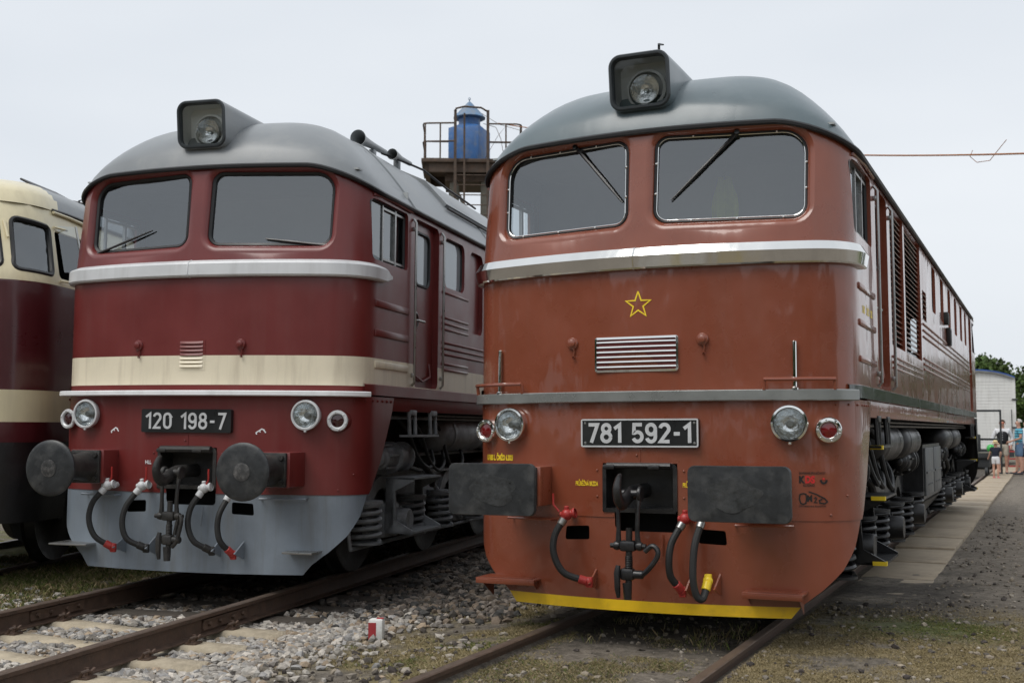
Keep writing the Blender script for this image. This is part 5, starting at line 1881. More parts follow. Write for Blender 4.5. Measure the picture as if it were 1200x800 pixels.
CW_L = dict(
    style='L', label='maroon diesel locomotive with cream band, grey skirt, round buffers and plate 120 198-7',
    loc=(LX, LY, LZ), rot=(0, R_(.377), LROT), body='maroon_paint', band='cream_paint', stripe=(1.758, 2.010), roof='roof_grey', skirt='skirt_grey',
    belt='silver_paint', sill='white_paint', sill_top=1.708, sill_u=1.50, sill_out=.10, band_u=1.50, side_sill='maroon_paint', lamp_mat='silver_paint', tail_mat='maroon_paint', tail_lens='lens_dark',
    coupler_mat='black_iron', bogie='bogie_grey', cover_mat='bogie_grey', yellow=None, step_mat='steel', step_d=.14,
    belt_prof=[(0, 2.836), (.050, 2.812), (.060, 2.798), (.055, 2.702), (.044, 2.688), (0, 2.684)],
    steps=[(-1.33, -.95, .362), (.92, 1.19, .362)], plate=(-.440, .420, 1.348, 1.548), number='120 198-7', num_pad=.045, num_h=.140, num_w=.021, num_gap=.15,
    grille=(-.118, .142, 1.882, 2.146), pole_mat='steel', poles=[1.555, 2.40],
    wipers=[(-1.20, 2.94, -.50, 3.14), (1.16, 2.965, .60, 3.03)], roof_seams=[1.60, 4.35, 8.0, 12.0], seam_mat='roof_grey', hatches=[(5.4, 10.5, .6)], roof_side_hatch=[(3.2, 5.6)],
    horn=(.72, 1.95, 4.33), cable=[(.80, 2.4, 4.27), (.95, 2.7, 4.235), (1.02, 3.1, 4.23), (1.15, 3.5, 4.10), (1.2, 3.9, 4.06), (1.22, 4.4, 4.03)],
    openings=[dict(kind='door', r=(1.63, 2.33, 1.79, 3.42), rad=.07, depth=.06), dict(kind='window', r=(2.52, 3.20, 2.86, 3.38), rad=.10, depth=.05), dict(kind='panel', r=(3.40, 3.90, 2.45, 3.36), rad=.10, depth=.05)] +
             [dict(kind='window', r=(y, y + .5, 2.87, 3.38), rad=.09, depth=.05) for y in (6.8, 8.1, 9.4)],
    ribs=[(.62, 1.46, z, .066) for z in (2.495, 2.235, 1.955)] + [(2.46, 3.34, 2.80, .03)] + [(2.46, 3.34, z, .03) for z in (2.54, 2.48, 2.42)] + [(2.46, 5.6, z, .03) for z in (2.28, 2.22, 2.16)] + [(2.46, 3.34, z, .03) for z in (2.06, 2.0)],
    rib_mat=lambda z: 'cream_paint' if 1.76 < z < 1.99 else 'maroon_paint',
    hoses=[dict(pts=[(-.735, -.07, .84), (-.80, -.11, .74), (-.815, -.13, .60), (-.76, -.12, .46), (-.66, -.07, .385)], end='valve_red'),
           dict(pts=[(-.395, -.07, .84), (-.47, -.11, .72), (-.49, -.13, .58), (-.45, -.12, .45), (-.35, -.06, .385)], end='black_iron'),
           dict(pts=[(.200, -.07, .83), (.145, -.11, .72), (.135, -.13, .58), (.185, -.12, .45), (.275, -.06, .385)], end='black_iron'),
           dict(pts=[(.455, -.06, .80), (.42, -.12, .68), (.41, -.13, .56), (.435, -.12, .45), (.485, -.06, .37)], end='valve_red', cock=False)],
    collar='valve_white', cock='valve_white',
    texts=[('HLL', .045, .85, -.415, 1.075, 'white_paint')],
    marks=[(key_mark(-.80, 1.352), .010, 'white_paint', 'key_mark'), (key_mark(.62, 1.352), .010, 'white_paint', 'key_mark')],
    interior='interior_grey', seat='black_paint', hl_lining='interior_white', door_glass='sky_tone_glass')
mat('interior_white', (.82, .82, .79), .6, var=.05)
mat('lens_dark', (.035, .006, .007), .15, coat=.8)
L_loco = make_loco(CW_L)

# ------------------------------------------------------------------ hi-vis vest hanging in the orange cab
vest = thing('hi_vis_vest', 'yellow-green high visibility vest hanging behind the right windscreen of the orange cab', 'vest', (.40, .98, 2.84))
rows = []
for k in range(9):
    t = k / 8
    z = .0 + .62 * t
    hw = .115 * (1 - .6 * smooth((t - .6) / .4)) * (1 + .08 * math.sin(t * 9))
    rows.append([Vector((hw * q, .02 * math.sin(q * 5 + t * 2) + .02, z)) for q in np.linspace(-1, 1, 9)])
v1 = MB().strips(rows)
v1.strips([[p + Vector((0, .03, 0)) for p in r] for r in rows])
v1.build('fabric', 'hi_vis', vest)
v2 = MB()
v2.tube([(0, .03, .60), (0, .03, .70), (.02, .02, .76)], .006, 6)
v2.build('hanger', 'steel', vest)

# ------------------------------------------------------------------ third locomotive (cream over maroon) on the next track
def make_third():
    root = thing('diesel_locomotive', 'cream topped dark maroon diesel locomotive with slanted cab windows, beside the maroon one', 'locomotive', (VX + .10, VY, .03), (0, 0, VROT))
    HW = 1.50
    def tl(z):
        return max(0, z - 2.82)
    def pl(u, z):
        s = 1 if u >= 0 else -1
        u = abs(u)
        t = tl(z)
        hw = HW - .31 * t
        r = .62
        ph = math.atan(.38)
        cx = hw - r
        xb = cx + r * math.sin(ph)
        k = .38 / (2 * xb)
        y0 = .42 * t
        yb = y0 + k * xb * xb
        yc = yb + r * math.cos(ph)
        if u < 1.2:
            x = u / 1.2 * xb
            return s * x, y0 + k * x * x
        L1 = r * (math.pi / 2 - ph)
        if u < 1.9:
            a = ph + (u - 1.2) / .7 * (math.pi / 2 - ph)
            return s * (cx + r * math.sin(a)), yc - r * math.cos(a)
        y9 = 1.55
        if u < 2.6:
            return s * hw, yc + (u - 1.9) / .7 * (y9 - yc)
        return s * hw, y9 + (u - 2.6)
    def Q(u, z, off=0):
        x, y = pl(u, z)
        a, b = pl(u - .005, z), pl(u + .005, z)
        t = Vector((b[0] - a[0], b[1] - a[1])).normalized()
        return Vector((x + t.y * off, y - t.x * off, z))
    U2 = 14.5
    hs = []
    for sg in (1, -1):
        hs += [[(sg * u, z) for u, z in roundpoly(p, .06, 4)] for p in (
            [(.10, 2.96), (1.36, 2.94), (1.34, 3.45), (.10, 3.49)],
            [(1.46, 2.93), (1.90, 2.91), (1.90, 3.42), (1.46, 3.46)],
            [(2.00, 2.89), (2.85, 2.89), (2.85, 3.41), (2.00, 3.41)])]
    hs = [densify(h, .1) for h in hs]
    outer = [(-U2, 1.30), (U2, 1.30), (U2, 3.62), (-U2, 3.62)]
    grid = [(a, b) for a in np.linspace(-2.9, 2.9, 80) for b in np.arange(1.4, 3.6, .14)]
    zs = [1.49, 1.79, 2.82]
    mo = lambda a, b: 0 if (b > 2.82 or 1.49 < b < 1.79) else 1
    panel(lambda a, b: Q(a, b), outer, hs, grid, zs, mo, .3).build('body', ['v_cream', 'v_maroon'], root, 40)
    for i, h in enumerate(hs):
        fr = MB().strips([[Q(u, z) for u, z in h], [Q(u, z, -.03) for u, z in h]], True).build('window_frame', 'v_cream', root)
        if i % 3 != 2:
            g = panel(lambda a, b: Q(a, b, -.025), h, [], None, [], None, .1)
            g.build('pane', 'cab_glass' if i % 3 else 'dark_glass', fr)
        MB().tube([Q(u, z, -.012) for u, z in h], .026 if i % 3 != 2 else .015, 6, closed=True).build('gasket', 'gasket' if i % 3 != 2 else 'v_cream', fr)
    # opened quarter light in the side window
    for sg in (1, -1):
        q = MB().add([Q(sg * 2.12, 2.98, .0), Q(sg * 2.12, 3.47, .0), Q(sg * 2.22, 3.47, .16), Q(sg * 2.22, 2.98, .16)], [(0, 1, 2, 3)]).build('quarter_light', 'cab_glass', root)
        MB().tube([Q(sg * 2.22, 2.98, .16), Q(sg * 2.22, 3.47, .16)], .012, 6).build('quarter_frame', 'steel', q)
        for st_ in ([Q(sg * 2.0, 2.87, .01), Q(sg * 2.2, 2.87, .09)], [Q(sg * 2.0, 3.44, .01), Q(sg * 2.2, 3.43, .07)], [Q(sg * 1.40, 3.42, .012), Q(sg * 1.42, 3.24, .03)]):
            MB().tube(st_, .012, 6).build('window_stay', 'v_cream', root)
        rg = MB().tube([Q(sg * 2.0, 3.60, .02), Q(sg * 2.5, 3.60, .02), Q(sg * 3.0, 3.58, .025)], .016, 6)
        rg.build('rain_strip', 'v_cream', root)
        lmp = MB().lathe([(.12, 0), (.125, .04), (.10, .06), (.0001, .045)], Q(sg * .93, 1.70), Q(sg * .93, 1.70, 1) - Q(sg * .93, 1.70), 24)
        lmp.build('headlight', 'chrome', root)
    # roof: cream dome in front, grey behind
    us = np.linspace(-4.2, 4.2, 85)
    rows = []
    Yc = 2.6
    for k in range(15):
        s = (k / 14) ** 1.3
        row = []
        for u in us:
            p = Q(u, 3.62, .008)
            d = min(1, max(0, (Yc - p.y) / 1.5)) if p.y < Yc else 0
            f = (1 - (1 - s) ** 2.1) ** (1 / 2.1)
            yy = p.y + (max(p.y, Yc) - p.y) * s
            row.append(Vector((p.x * (1 - s), yy, 3.62 + (4.08 - 3.62) * f)))
        rows.append(row)
    rf = MB().strips(rows)
    for i, f in enumerate(rf.f):
        cy = sum(rf.v[q][1] for q in f) / 4
        rf.mi[i] = 1 if cy > 1.30 else 0
    roof = rf.build('cab_roof', ['v_cream', 'roof_grey'], root, 60)
    sec = lambda y: [Vector((math.copysign((1 - ((1 - abs(q)) ** 1.3)) * 1.32, q), y, 3.62 + .46 * (1 - (1 - (1 - abs(q)) ** 1.3) ** 2.1) ** (1 / 2.1))) for q in np.linspace(-1, 1, 41)]
    MB().strips([sec(3.1), sec(13)]).build('main_roof', 'roof_grey', root, 60)
    g = MB()
    for sg in (1, -1):
        g.tube([Q(sg * 2.0, 3.625, .015), Q(sg * 2.4, 3.63, .02), Q(sg * 12, 3.63, .02)], .016, 6)
    for y in (2.75,):
        g.tube([p * 1.0 + Vector((0, 0, .012)) for p in sec(y)], .014, 6)
    g.build('roof_trim', 'gasket', roof)
    h = MB()
    for x, y, z in ((.92, 2.4, 3.90), (.92, 3.3, 3.90)):
        h.tube([(x, y, z - .03), (x, y, z + .07), (x + .03, y + .04, z + .09), (x + .1, y + .1, z + .03)], .010, 6)
    h.build('lifting_eye', 'gasket', roof)
    w = MB().box((.93, 1.75, 3.93), (.34, .75, .022), .008, Matrix.Rotation(R_(28), 4, 'Y'))
    w.build('sun_visor_plate', 'gasket', roof)
    # black underframe, skirt, bogies
    uf = MB()
    rws = [[Q(u, 1.30, -.01), Q(u, 1.27, -.01), Q(u, .95, -.03), Q(u, .55, -.06)] for u in np.linspace(-2.3, 2.3, 60)]
    uf.strips(rws)
    for sg in (1, -1):
        uf.span((sg * 1.40, 1.3, 1.0), (sg * 1.485, 15.5, 1.305))
    uf.build('underframe', 'bogie_black', root)
    for sg in (1, -1):
        b = MB()
        b.lathe([(.12, 0), (.12, .3), (.09, .31), (.09, .45), (.23, .47), (.23, .50), (.0001, .52)], (sg * .875, .12, 1.05), (0, -1, 0), 28)
        b.build('buffer', 'black_iron', root)
    for yb in (3.4, 12.2):
        f = MB()
        for sg in (1, -1):
            f.span((sg * 1.02, yb - 1.9, .55), (sg * 1.12, yb + 1.9, .85), .02)
            for ay in (-1.1, 1.1):
                f.box((sg * 1.12, yb + ay, .5), (.2, .34, .34), .03)
        f.span((-1, yb - .3, .55), (1, yb + .3, .85))
        bo = f.build('bogie', 'bogie_black', root)
        wm = MB().lathe([(.06, .1), (.14, .04), (.42, .03), (.48, .06), (.49, -.05), (.52, -.07), (.14, -.02), (.06, -.06)], (0, 0, 0), (1, 0, 0), 28, caps=True).mesh('wheel', 'black_iron')
        for ay in (-1.1, 1.1):
            for sg in (1, -1):
                link_mesh('wheel', wm, bo, (sg * .76, yb + ay, .49), (0, 0, 0 if sg > 0 else math.pi))
    MB().span((-1.25, 5.6, .4), (1.25, 10, 1.2), .05).build('fuel_tank', 'bogie_black', root)
    MB().span((-1.3, 1.95, 1.3), (1.3, 2.0, 3.6)).build('bulkhead', 'dark_void', root)
    return root
make_third()

# ------------------------------------------------------------------ blue tank on a platform tower behind
tw = thing('sand_tower', 'blue square tank with conical cap on a railed rusty platform tower', 'tower', (-14.40, 25.95, -.1), (0, 0, R_(26.7)))
PZ = 10.16
p = MB().span((-1.50, -1.1, PZ - .12), (1.75, 1.5, PZ), .01)
p.build('platform_deck', 'rusty_steel', tw)
p = MB()
p.span((-1.40, -1.0, PZ - .42), (-1.25, 1.4, PZ - .12)); p.span((1.50, -1.0, PZ - .42), (1.65, 1.4, PZ - .12)); p.span((-1.40, -1.0, PZ - .42), (1.6, -.85, PZ - .122)); p.span((-1.40, 1.2, PZ - .42), (1.6, 1.35, PZ - .122))
p.span((-.75, -.7, PZ - .66), (1.25, 1.1, PZ - .42))
p.build('platform_beam', 'rusty_steel', tw)
for x, y in ((.55, -.55), (1.05, .75), (-.5, .75), (-.45, -.5)):
    MB().cyl((x, y, -.2), (x, y, PZ - .42), .17, .15, n=12).build('leg', 'weathered_concrete', tw)
for a, b in (((.55, -.55, 7.4), (-.45, -.5, 9.4)), ((.55, -.55, 9.4), (1.05, .75, 7.4)), ((.55, -.55, 7.0), (-.45, -.5, 5.0)), ((-.5, .75, 9.2), (1.05, .75, 7.2))):
    MB().tube([a, b], .06, 6).build('brace', 'weathered_concrete', tw)
tk = MB()
ro = Matrix.Rotation(R_(-22), 4, 'Z')
tk.box((.03, .2, PZ + .62), (1.06, 1.06, 1.24), .008, ro)
tank = tk.build('tank', 'tower_blue', tw)
# shoulder, neck and cap
sh = MB()
q0 = [ro @ Vector((sx * .53, sy * .53, 0)) for sx, sy in ((-1, -1), (1, -1), (1, 1), (-1, 1))]
lo, hi = [], []
for k in range(24):
    a = 2 * math.pi * k / 24
    d = Vector((math.cos(a), math.sin(a), 0))
    sc = .53 / max(abs(d.x), abs(d.y))
    lo.append(ro @ (d * sc) + Vector((.03, .2, PZ + 1.238)))
    hi.append(ro @ (d * .36) + Vector((.03, .2, PZ + 1.40)))
hi2 = [h + Vector((0, 0, .30)) for h in hi]
sh.strips([lo, hi, hi2], True)
sh.build('tank_neck', 'tower_blue', tank)
cp = MB().lathe([(.30, -.02), (.53, -.03), (.54, -.01), (.53, .0), (.30, .26), (.06, .52), (.0001, .56)], (.03, .2, PZ + 1.66), (0, 0, 1), 14)
cp.tube([(.03, .2, PZ + 2.2), (.03, .2, PZ + 2.27)], .02, 6)
cp.lathe([(.03, -.03), (.045, 0), (.03, .03)], (.03, .2, PZ + 2.30), (0, 1, 0), 10)
cp.build('tank_cap', 'tower_roof', tank, 20)
rl = MB()
r_ = .028
def rr(pts, nm='handrail'): MB().tube(pts, r_, 6).build(nm, 'rusty_steel', tw)
for z in (1.14, .55):
    rr([(-.45, -1.05, PZ + z + .02), (-1.30, -1.05, PZ + z), (-1.42, -1.0, PZ + z), (-1.45, -.85, PZ + z), (-1.45, 1.35, PZ + z), (1.6, 1.4, PZ + z), (1.7, 1.3, PZ + z), (1.72, .2, PZ + z), (1.68, -.95, PZ + z), (1.55, -1.05, PZ + z), (.62, -1.05, PZ + z)])
for x, y in ((-1.38, -1.05), (-.9, -1.05), (-1.45, .2), (-1.45, 1.35), (.2, 1.4), (1.72, .3), (1.2, -1.05), (1.66, 1.35), (1.7, -.9)):
    rr([(x, y, PZ), (x, y, PZ + 1.14)], 'railing_post')
ld = MB()
for x in (-.42, .62):
    ld.box((x, -1.16, PZ + .15), (.09, .09, 2.8))
ld.box((-.13, -1.16, PZ - .1), (.06, .06, 3.1))
ld.tube([(-.42, -1.16, PZ + 1.5), (-.40, -1.3, PZ + 1.56), (-.13, -1.4, PZ + 1.6), (.4, -1.35, PZ + 1.58), (.62, -1.16, PZ + 1.5)], .03, 6)
ld.box((-.42, -1.16, PZ - 2.5), (.07, .07, 4.2)); ld.box((.62, -1.16, PZ - 2.5), (.07, .07, 4.2))
ldo = ld.build('ladder', 'rusty_steel', tw)
for k in range(12):
    MB().tube([(-.42, -1.16, PZ - .55 - k * .32), (.62, -1.16, PZ - .55 - k * .32)], .018, 6).build('rung', 'rusty_steel', ldo)
wr = MB()
wr.tube([(.5, .3, PZ + 1.5), (.9, -.2, PZ + 1.25), (1.05, -.5, PZ + .8), (1.15, -.6, PZ + .2)], .010, 5)
wr.tube([(.3, .2, PZ + 1.9), (1.0, -.2, PZ + 1.35), (1.7, -.6, PZ + 1.05)], .008, 5)
wr.tube([(.5, -.3, PZ + .1), (.95, -.4, PZ + .9), (1.2, -.5, PZ + 1.2), (1.25, -.5, PZ + .4)], .008, 5)
wr.build('loose_wire', 'rusty_steel', tw)

# ------------------------------------------------------------------ overhead rope
a, b = Vector((-13.2, 25.7, 11.30)), Vector((2.6, 13.6, 6.17))
pts = []
mid = Vector((-.723, 17.85, 7.368))
for k in range(41):
    t = k / 40
    p0 = a * (1 - t) ** 2 + 2 * (mid * 2 - a * .5 - b * .5) * t * (1 - t) * .5 * 1.0 + b * t * t
    pts.append(p0)
# quadratic curve through a, mid (at its own parameter), b
tm = .78
ctrl = (mid - a * (1 - tm) ** 2 - b * tm ** 2) / (2 * tm * (1 - tm))
pts = [a * (1 - t) ** 2 + ctrl * (2 * t * (1 - t)) + b * t * t for t in [k / 50 for k in range(66)]]
rp = MB().tube(pts, .017, 6)
rope = rp.build('overhead_rope', 'rope', None, label='thin orange-brown rope strung across the sky beside the orange locomotive', category='rope')
q = pts[46]
cu = MB().tube([q + Vector((.15, -.1, .05)), q + Vector((.1, -.1, -.06)), q + Vector((.22, -.18, -.20)), q + Vector((.45, -.34, -.22)), q + Vector((.62, -.5, -.05)), q + Vector((.75, -.6, .08))], .007, 5)
cu.build('loose_end', 'rope', rope)

# ------------------------------------------------------------------ wagon, stall and railing far down the path
wg = thing('box_wagon', 'white planked box wagon with arched roof beyond the orange locomotive', 'wagon', (.05, 42.0, -.35), (0, 0, R_(2)))
W2 = 1.45
arc = [(W2 * math.sin(R_(a)) / math.sin(R_(40)), 3.86 + .32 * (math.cos(R_(a)) - math.cos(R_(40))) / (1 - math.cos(R_(40)))) for a in np.linspace(-40, 40, 17)]
end = MB().prism([(-W2, 1.05), (W2, 1.05)] + [(x, z) for x, z in arc[::-1]], lambda a, b, d: Vector((a, d, b)), 0, 8.5)
end.build('body', 'wagon_white', wg)
bd = MB()
for k in range(22):
    bd.span((-W2 + .03, -.018, 1.08 + k * .125), (W2 - .03, .002, 1.195 + k * .125))
    bd.span((W2 - .002, .03, 1.08 + k * .125), (W2 + .018, 1.9, 1.195 + k * .125))
    bd.span((W2 - .002, 3.6, 1.08 + k * .125), (W2 + .018, 8.4, 1.195 + k * .125))
bd.build('planking', 'wagon_white', wg, kind='stuff')
rf = MB().strips([[Vector((x * 1.04, y, z + .03)) for x, z in arc] for y in (-.12, 8.6)]).strips([[Vector((x * 1.04, -.12, z + .03)) for x, z in arc], [Vector((x * 1.03, -.12, z - .03)) for x, z in arc]])
rf.build('roof', 'wagon_blue', wg)
MB().strips([[Vector((x * 1.045, -.13, z - .03)) for x, z in arc], [Vector((x * 1.045, -.13, z - .08)) for x, z in arc]]).build('roof_edge', 'wagon_grey', wg)
dr = MB().span((W2 + .02, 1.9, 1.1), (W2 + .06, 3.6, 3.6), .01)
dr.build('sliding_door', 'wagon_dark', wg)
for x in (-W2, W2):
    MB().span((x - .06, -.05, 1.0), (x + .06, .03, 3.85)).build('corner_post', 'wagon_white', wg)
cpst = MB()
cpst.box((W2 + .03, -.06, 3.0), (.22, .06, .06)); cpst.box((W2 + .03, -.06, 1.9), (.22, .06, .06))
cpst.build('lamp_iron', 'wagon_dark', wg)
ufr = MB().span((-W2 + .05, .0, .75), (W2 - .05, 8.5, 1.04))
for y in (1.6, 6.6):
    for s in (-1, 1):
        MB().lathe([(.06, -.05), (.46, -.05), (.46, .06), (.06, .06)], (s * .75, y, .72), (1, 0, 0), 24, caps=True).build('wheel', 'wagon_dark', wg)
ufr.build('underframe', 'wagon_dark', wg)
hr = MB().tube([(W2 - .1, -.12, 2.6), (W2 - .1, -.16, 2.5), (W2 - .1, -.16, 1.3), (W2 - .1, -.05, 1.2)], .02, 6)
hr.build('handrail', 'wagon_dark', wg)

wg2 = thing('grey_van', 'grey-white van standing behind the white box wagon', 'van', (2.55, 47, -.2), (0, 0, R_(4)))
b = MB().span((0, 0, .55), (1.9, 4.2, 3.45), .12)
b.build('body', 'wagon_grey', wg2)
b = MB().span((.1, -.02, 1.7), (.75, .0, 2.9), .0); b.span((-.02, .3, 1.7), (0, 1.2, 2.9))
b.build('window', 'wagon_dark', wg2)
b = MB()
for y in (.8, 3.3):
    for x in (.12, 1.78):
        MB().lathe([(.1, -.1), (.34, -.1), (.34, .1), (.1, .1)], (x, y, .34), (1, 0, 0), 20, caps=True).build('wheel', 'wagon_dark', wg2)

st = thing('trolley', 'dark flat trolley with a tall black tube frame behind the orange locomotive', 'trolley', (.62, 32.6, .02))
m = MB().span((-.75, -.6, .55), (.42, .8, .70), .01); m.span((-.7, -.5, .25), (.35, .7, .55), .02)
m.build('deck', 'wagon_dark', st)
m = MB().span((-.74, -.61, .70), (.43, .81, .725), .005)
m.build('tabletop', 'weathered_concrete', st)
m = MB()
for x in (-.55, .25):
    for y in (-.45, .65):
        MB().lathe([(.03, -.04), (.14, -.04), (.14, .04), (.03, .04)], (x, y, .14), (1, 0, 0), 18, caps=True).build('wheel', 'wagon_dark', st)
m = MB()
for x in (-.62, .66):
    m.span((x - .03, .75, .02 if x > .5 else .6), (x + .03, .81, 2.10))
m.span((-.95, .752, 2.03), (.688, .808, 2.10)); m.span((-.95, .752, 1.10), (.6, .808, 1.17))
m.build('tube_frame', 'wagon_dark', st)
m = MB().span((-.55, .2, .73), (.05, .7, 1.30), .03)
m.build('dark_crate', 'wagon_dark', st)
bl = thing('balloon', 'small green balloon on the dark trolley', 'balloon', (1.02, 32.0, .75), (0, 0, 0), None)
MB().sphere((0, 0, .13), .125, 16, 10, (1, 1, 1.05)).build('envelope', 'balloon_green', bl)
bl = thing('balloon', 'small yellow balloon on the dark trolley beside the locomotive', 'balloon', (.55, 32.0, .75), (0, 0, 0), None)
MB().sphere((0, 0, .09), .09, 14, 9).build('envelope', 'balloon_yellow', bl)
rd = thing('red_trestle', 'red tubular trestle behind the man in the black waistcoat', 'trestle', (1.62, 35.6, -.02))
m = MB()
for x, lx_ in ((-.16, -.26), (.16, .30)):
    m.tube([(lx_, 0, 0), (x, .1, .95)], .03, 6)
for z in (.25, .5, .75):
    m.box((.02, .05, z), (.46 - z * .15, .05, .05))
m.build('ladder_frame', 'ladder_red', rd)
m = MB().tube([(.34, .3, 0), (.16, .12, .95)], .025, 6)
m.tube([(-.30, .3, 0), (-.16, .12, .95)], .025, 6)
m.build('prop_leg', 'ladder_red', rd)

# ------------------------------------------------------------------ people
def skin_mesh(name, verts, edges, radii, matname, sub=2, rootv=0):
    me = bpy.data.meshes.new(name)
    me.from_pydata(verts, edges, [])
    o = bpy.data.objects.new(name, me)
    COL.objects.link(o)
    md = o.modifiers.new('s', 'SKIN')
    md.use_smooth_shade = True
    sv = me.skin_vertices[0].data
    for i, r in enumerate(radii):
        sv[i].radius = r if isinstance(r, tuple) else (r, r)
        sv[i].use_root = (i == rootv)
    ss = o.modifiers.new('d', 'SUBSURF'); ss.levels = sub; ss.render_levels = sub
    dg = bpy.context.evaluated_depsgraph_get()
    out = bpy.data.meshes.new_from_object(o.evaluated_get(dg))
    COL.objects.unlink(o); bpy.data.objects.remove(o); bpy.data.meshes.remove(me)
    out.name = name
    out.materials.clear(); out.materials.append(MATS[matname])
    out.shade_smooth()
    return out

def person(label, loc, rz, H, cfg):
    root = thing('person', label, 'person', loc, (0, 0, rz))
    s = H / 1.78
    ch = cfg.get('child', False)
    hd = 1.28 if ch else 1.0
    J = {}
    def j(n, x, y, z, r):
        J[n] = ((x * s, y * s, z * s), r * s if not isinstance(r, tuple) else (r[0] * s, r[1] * s))
    j('pelvis', 0, 0, .95, (.155, .11)); j('waist', 0, -.01, 1.10, (.145, .105)); j('belly', 0, -.01, 1.20, (.15, .11)); j('chest', 0, 0, 1.34, (.165, .115)); j('collar', 0, .01, 1.46, (.10, .075)); j('neck', 0, .005, 1.52, .055)
    hz = 1.60 if not ch else 1.575
    j('jaw', 0, -.012, hz - .015, .068 * hd); j('head', 0, -.005, hz + .06 * hd, .088 * hd); j('crown', 0, .0, hz + .125 * hd, .060 * hd)
    j('nose', 0, -.105 * hd, hz + .035 * hd, .012)
    E = [('pelvis', 'waist'), ('waist', 'belly'), ('belly', 'chest'), ('chest', 'collar'), ('collar', 'neck'), ('neck', 'jaw'), ('jaw', 'head'), ('head', 'crown'), ('head', 'nose')]
    for sg, sd in ((1, 'l'), (-1, 'r')):
        j('hip' + sd, sg * .09, 0, .90, .095); lg = cfg['legs'][0 if sg > 0 else 1]
        j('knee' + sd, sg * .10 + lg[0] * .5, lg[1] * .5 - .01, .50, .060); j('calf' + sd, sg * .10 + lg[0] * .75, lg[1] * .75 + .015, .34, .055); j('ankle' + sd, sg * .10 + lg[0], lg[1], .09, .038)
        j('toe' + sd, sg * .12 + lg[0], lg[1] - .15, .035, .036)
        E += [('pelvis', 'hip' + sd), ('hip' + sd, 'knee' + sd), ('knee' + sd, 'calf' + sd), ('calf' + sd, 'ankle' + sd), ('ankle' + sd, 'toe' + sd)]
        el, wr_ = cfg['arms'][0 if sg > 0 else 1]
        j('sho' + sd, sg * .19, .01, 1.43, .062); j('elb' + sd, el[0], el[1], el[2], .043); j('wri' + sd, wr_[0], wr_[1], wr_[2], .028)
        d = Vector(wr_) - Vector(el); d = d.normalized()
        pm_ = Vector(wr_) + d * .07
        j('palm' + sd, pm_.x, pm_.y, pm_.z, .032)
        E += [('chest', 'sho' + sd), ('sho' + sd, 'elb' + sd), ('elb' + sd, 'wri' + sd), ('wri' + sd, 'palm' + sd)]
        side = d.cross(Vector((0, 1, 0.2))).normalized()
        for k in range(4):
            q = pm_ + side * (.012 * (k - 1.5) * 1.6) + d * (.075 + .012 * (1 - abs(k - 1.4)))
            j('f%d%s' % (k, sd), q.x, q.y - .01, q.z, .0085)
            E.append(('palm' + sd, 'f%d%s' % (k, sd)))
        q = pm_ + side * .045 + d * .02
        j('th' + sd, q.x, q.y - .02, q.z, .010)
        E.append(('palm' + sd, 'th' + sd))
    names = list(J)
    ix = {n: i for i, n in enumerate(names)}
    body = skin_mesh('body', [J[n][0] for n in names], [(ix[a], ix[b]) for a, b in E], [J[n][1] for n in names], 'skin')
    link_mesh('body', body, root)
    def garment(nm, chain, grow, matname, cut=None):
        ns = []
        for a, b in chain:
            for q in (a, b):
                if q not in ns: ns.append(q)
        V = {n: J[n][0] for n in ns}
        if cut:
            for n, (a, b, t) in cut.items():
                V[n] = tuple(Vector(J[a][0]).lerp(Vector(J[b][0]), t))
        rad = []
        for n in ns:
            r = J[n][1] if n in J else .06 * s
            g = grow * s
            if n in (cut or {}):
                r = J[n][1]
            rad.append((r[0] + g, r[1] + g) if isinstance(r, tuple) else r + g)
        i2 = {n: i for i, n in enumerate(ns)}
        link_mesh(nm, skin_mesh(nm, [V[n] for n in ns], [(i2[a], i2[b]) for a, b in chain], rad, matname), root)
    tor = [('pelvis', 'waist'), ('waist', 'belly'), ('belly', 'chest'), ('chest', 'collar')]
    arms = [('chest', 'shol'), ('shol', 'elbl'), ('chest', 'shor'), ('shor', 'elbr')]
    low = [('elbl', 'wril'), ('elbr', 'wrir')]
    if cfg['sleeve'] == 'short':
        garment('shirt', tor + arms, .022, cfg['shirt'], {'pelvis': ('pelvis', 'waist', -.45), 'elbl': ('shol', 'elbl', .62), 'elbr': ('shor', 'elbr', .62)})
    else:
        garment('shirt', tor + arms + low, .020, cfg['shirt'], {'pelvis': ('pelvis', 'waist', -.3)})
    if cfg.get('vest'):
        garment('waistcoat', tor + [('chest', 'shol'), ('chest', 'shor')], .042, cfg['vest'], {'shol': ('chest', 'shol', .72), 'shor': ('chest', 'shor', .72), 'pelvis': ('pelvis', 'waist', -.1)})
        b_ = MB()
        for k in range(4):
            MB().sphere((0, (-.115 - .042) * s, (1.12 + k * .08) * s), .012 * s, 8, 5).build('button', 'cloth_white', root)
    lg_ = [('pelvis', 'hipl'), ('hipl', 'kneel'), ('pelvis', 'hipr'), ('hipr', 'kneer')]
    garment('shorts', [('waist', 'pelvis')] + lg_, .030, cfg['shorts'], {'waist': ('pelvis', 'waist', .95), 'kneel': ('hipl', 'kneel', cfg['short_t']), 'kneer': ('hipr', 'kneer', cfg['short_t'])})
    for sg, sd in ((1, 'l'), (-1, 'r')):
        a, t = Vector(J['ankle' + sd][0]), Vector(J['toe' + sd][0])
        sh = MB()
        sh.box(((a.x + t.x) / 2, (a.y + t.y) / 2 - .01 * s, .036 * s), (.095 * s, .27 * s, .065 * s), .028 * s)
        sh.cyl((a.x, a.y, .05 * s), (a.x, a.y, .10 * s), .048 * s, .044 * s, 12)
        sh.build('shoe', cfg['shoe'], root)
    hc = Vector(J['head'][0])
    hr_ = MB()
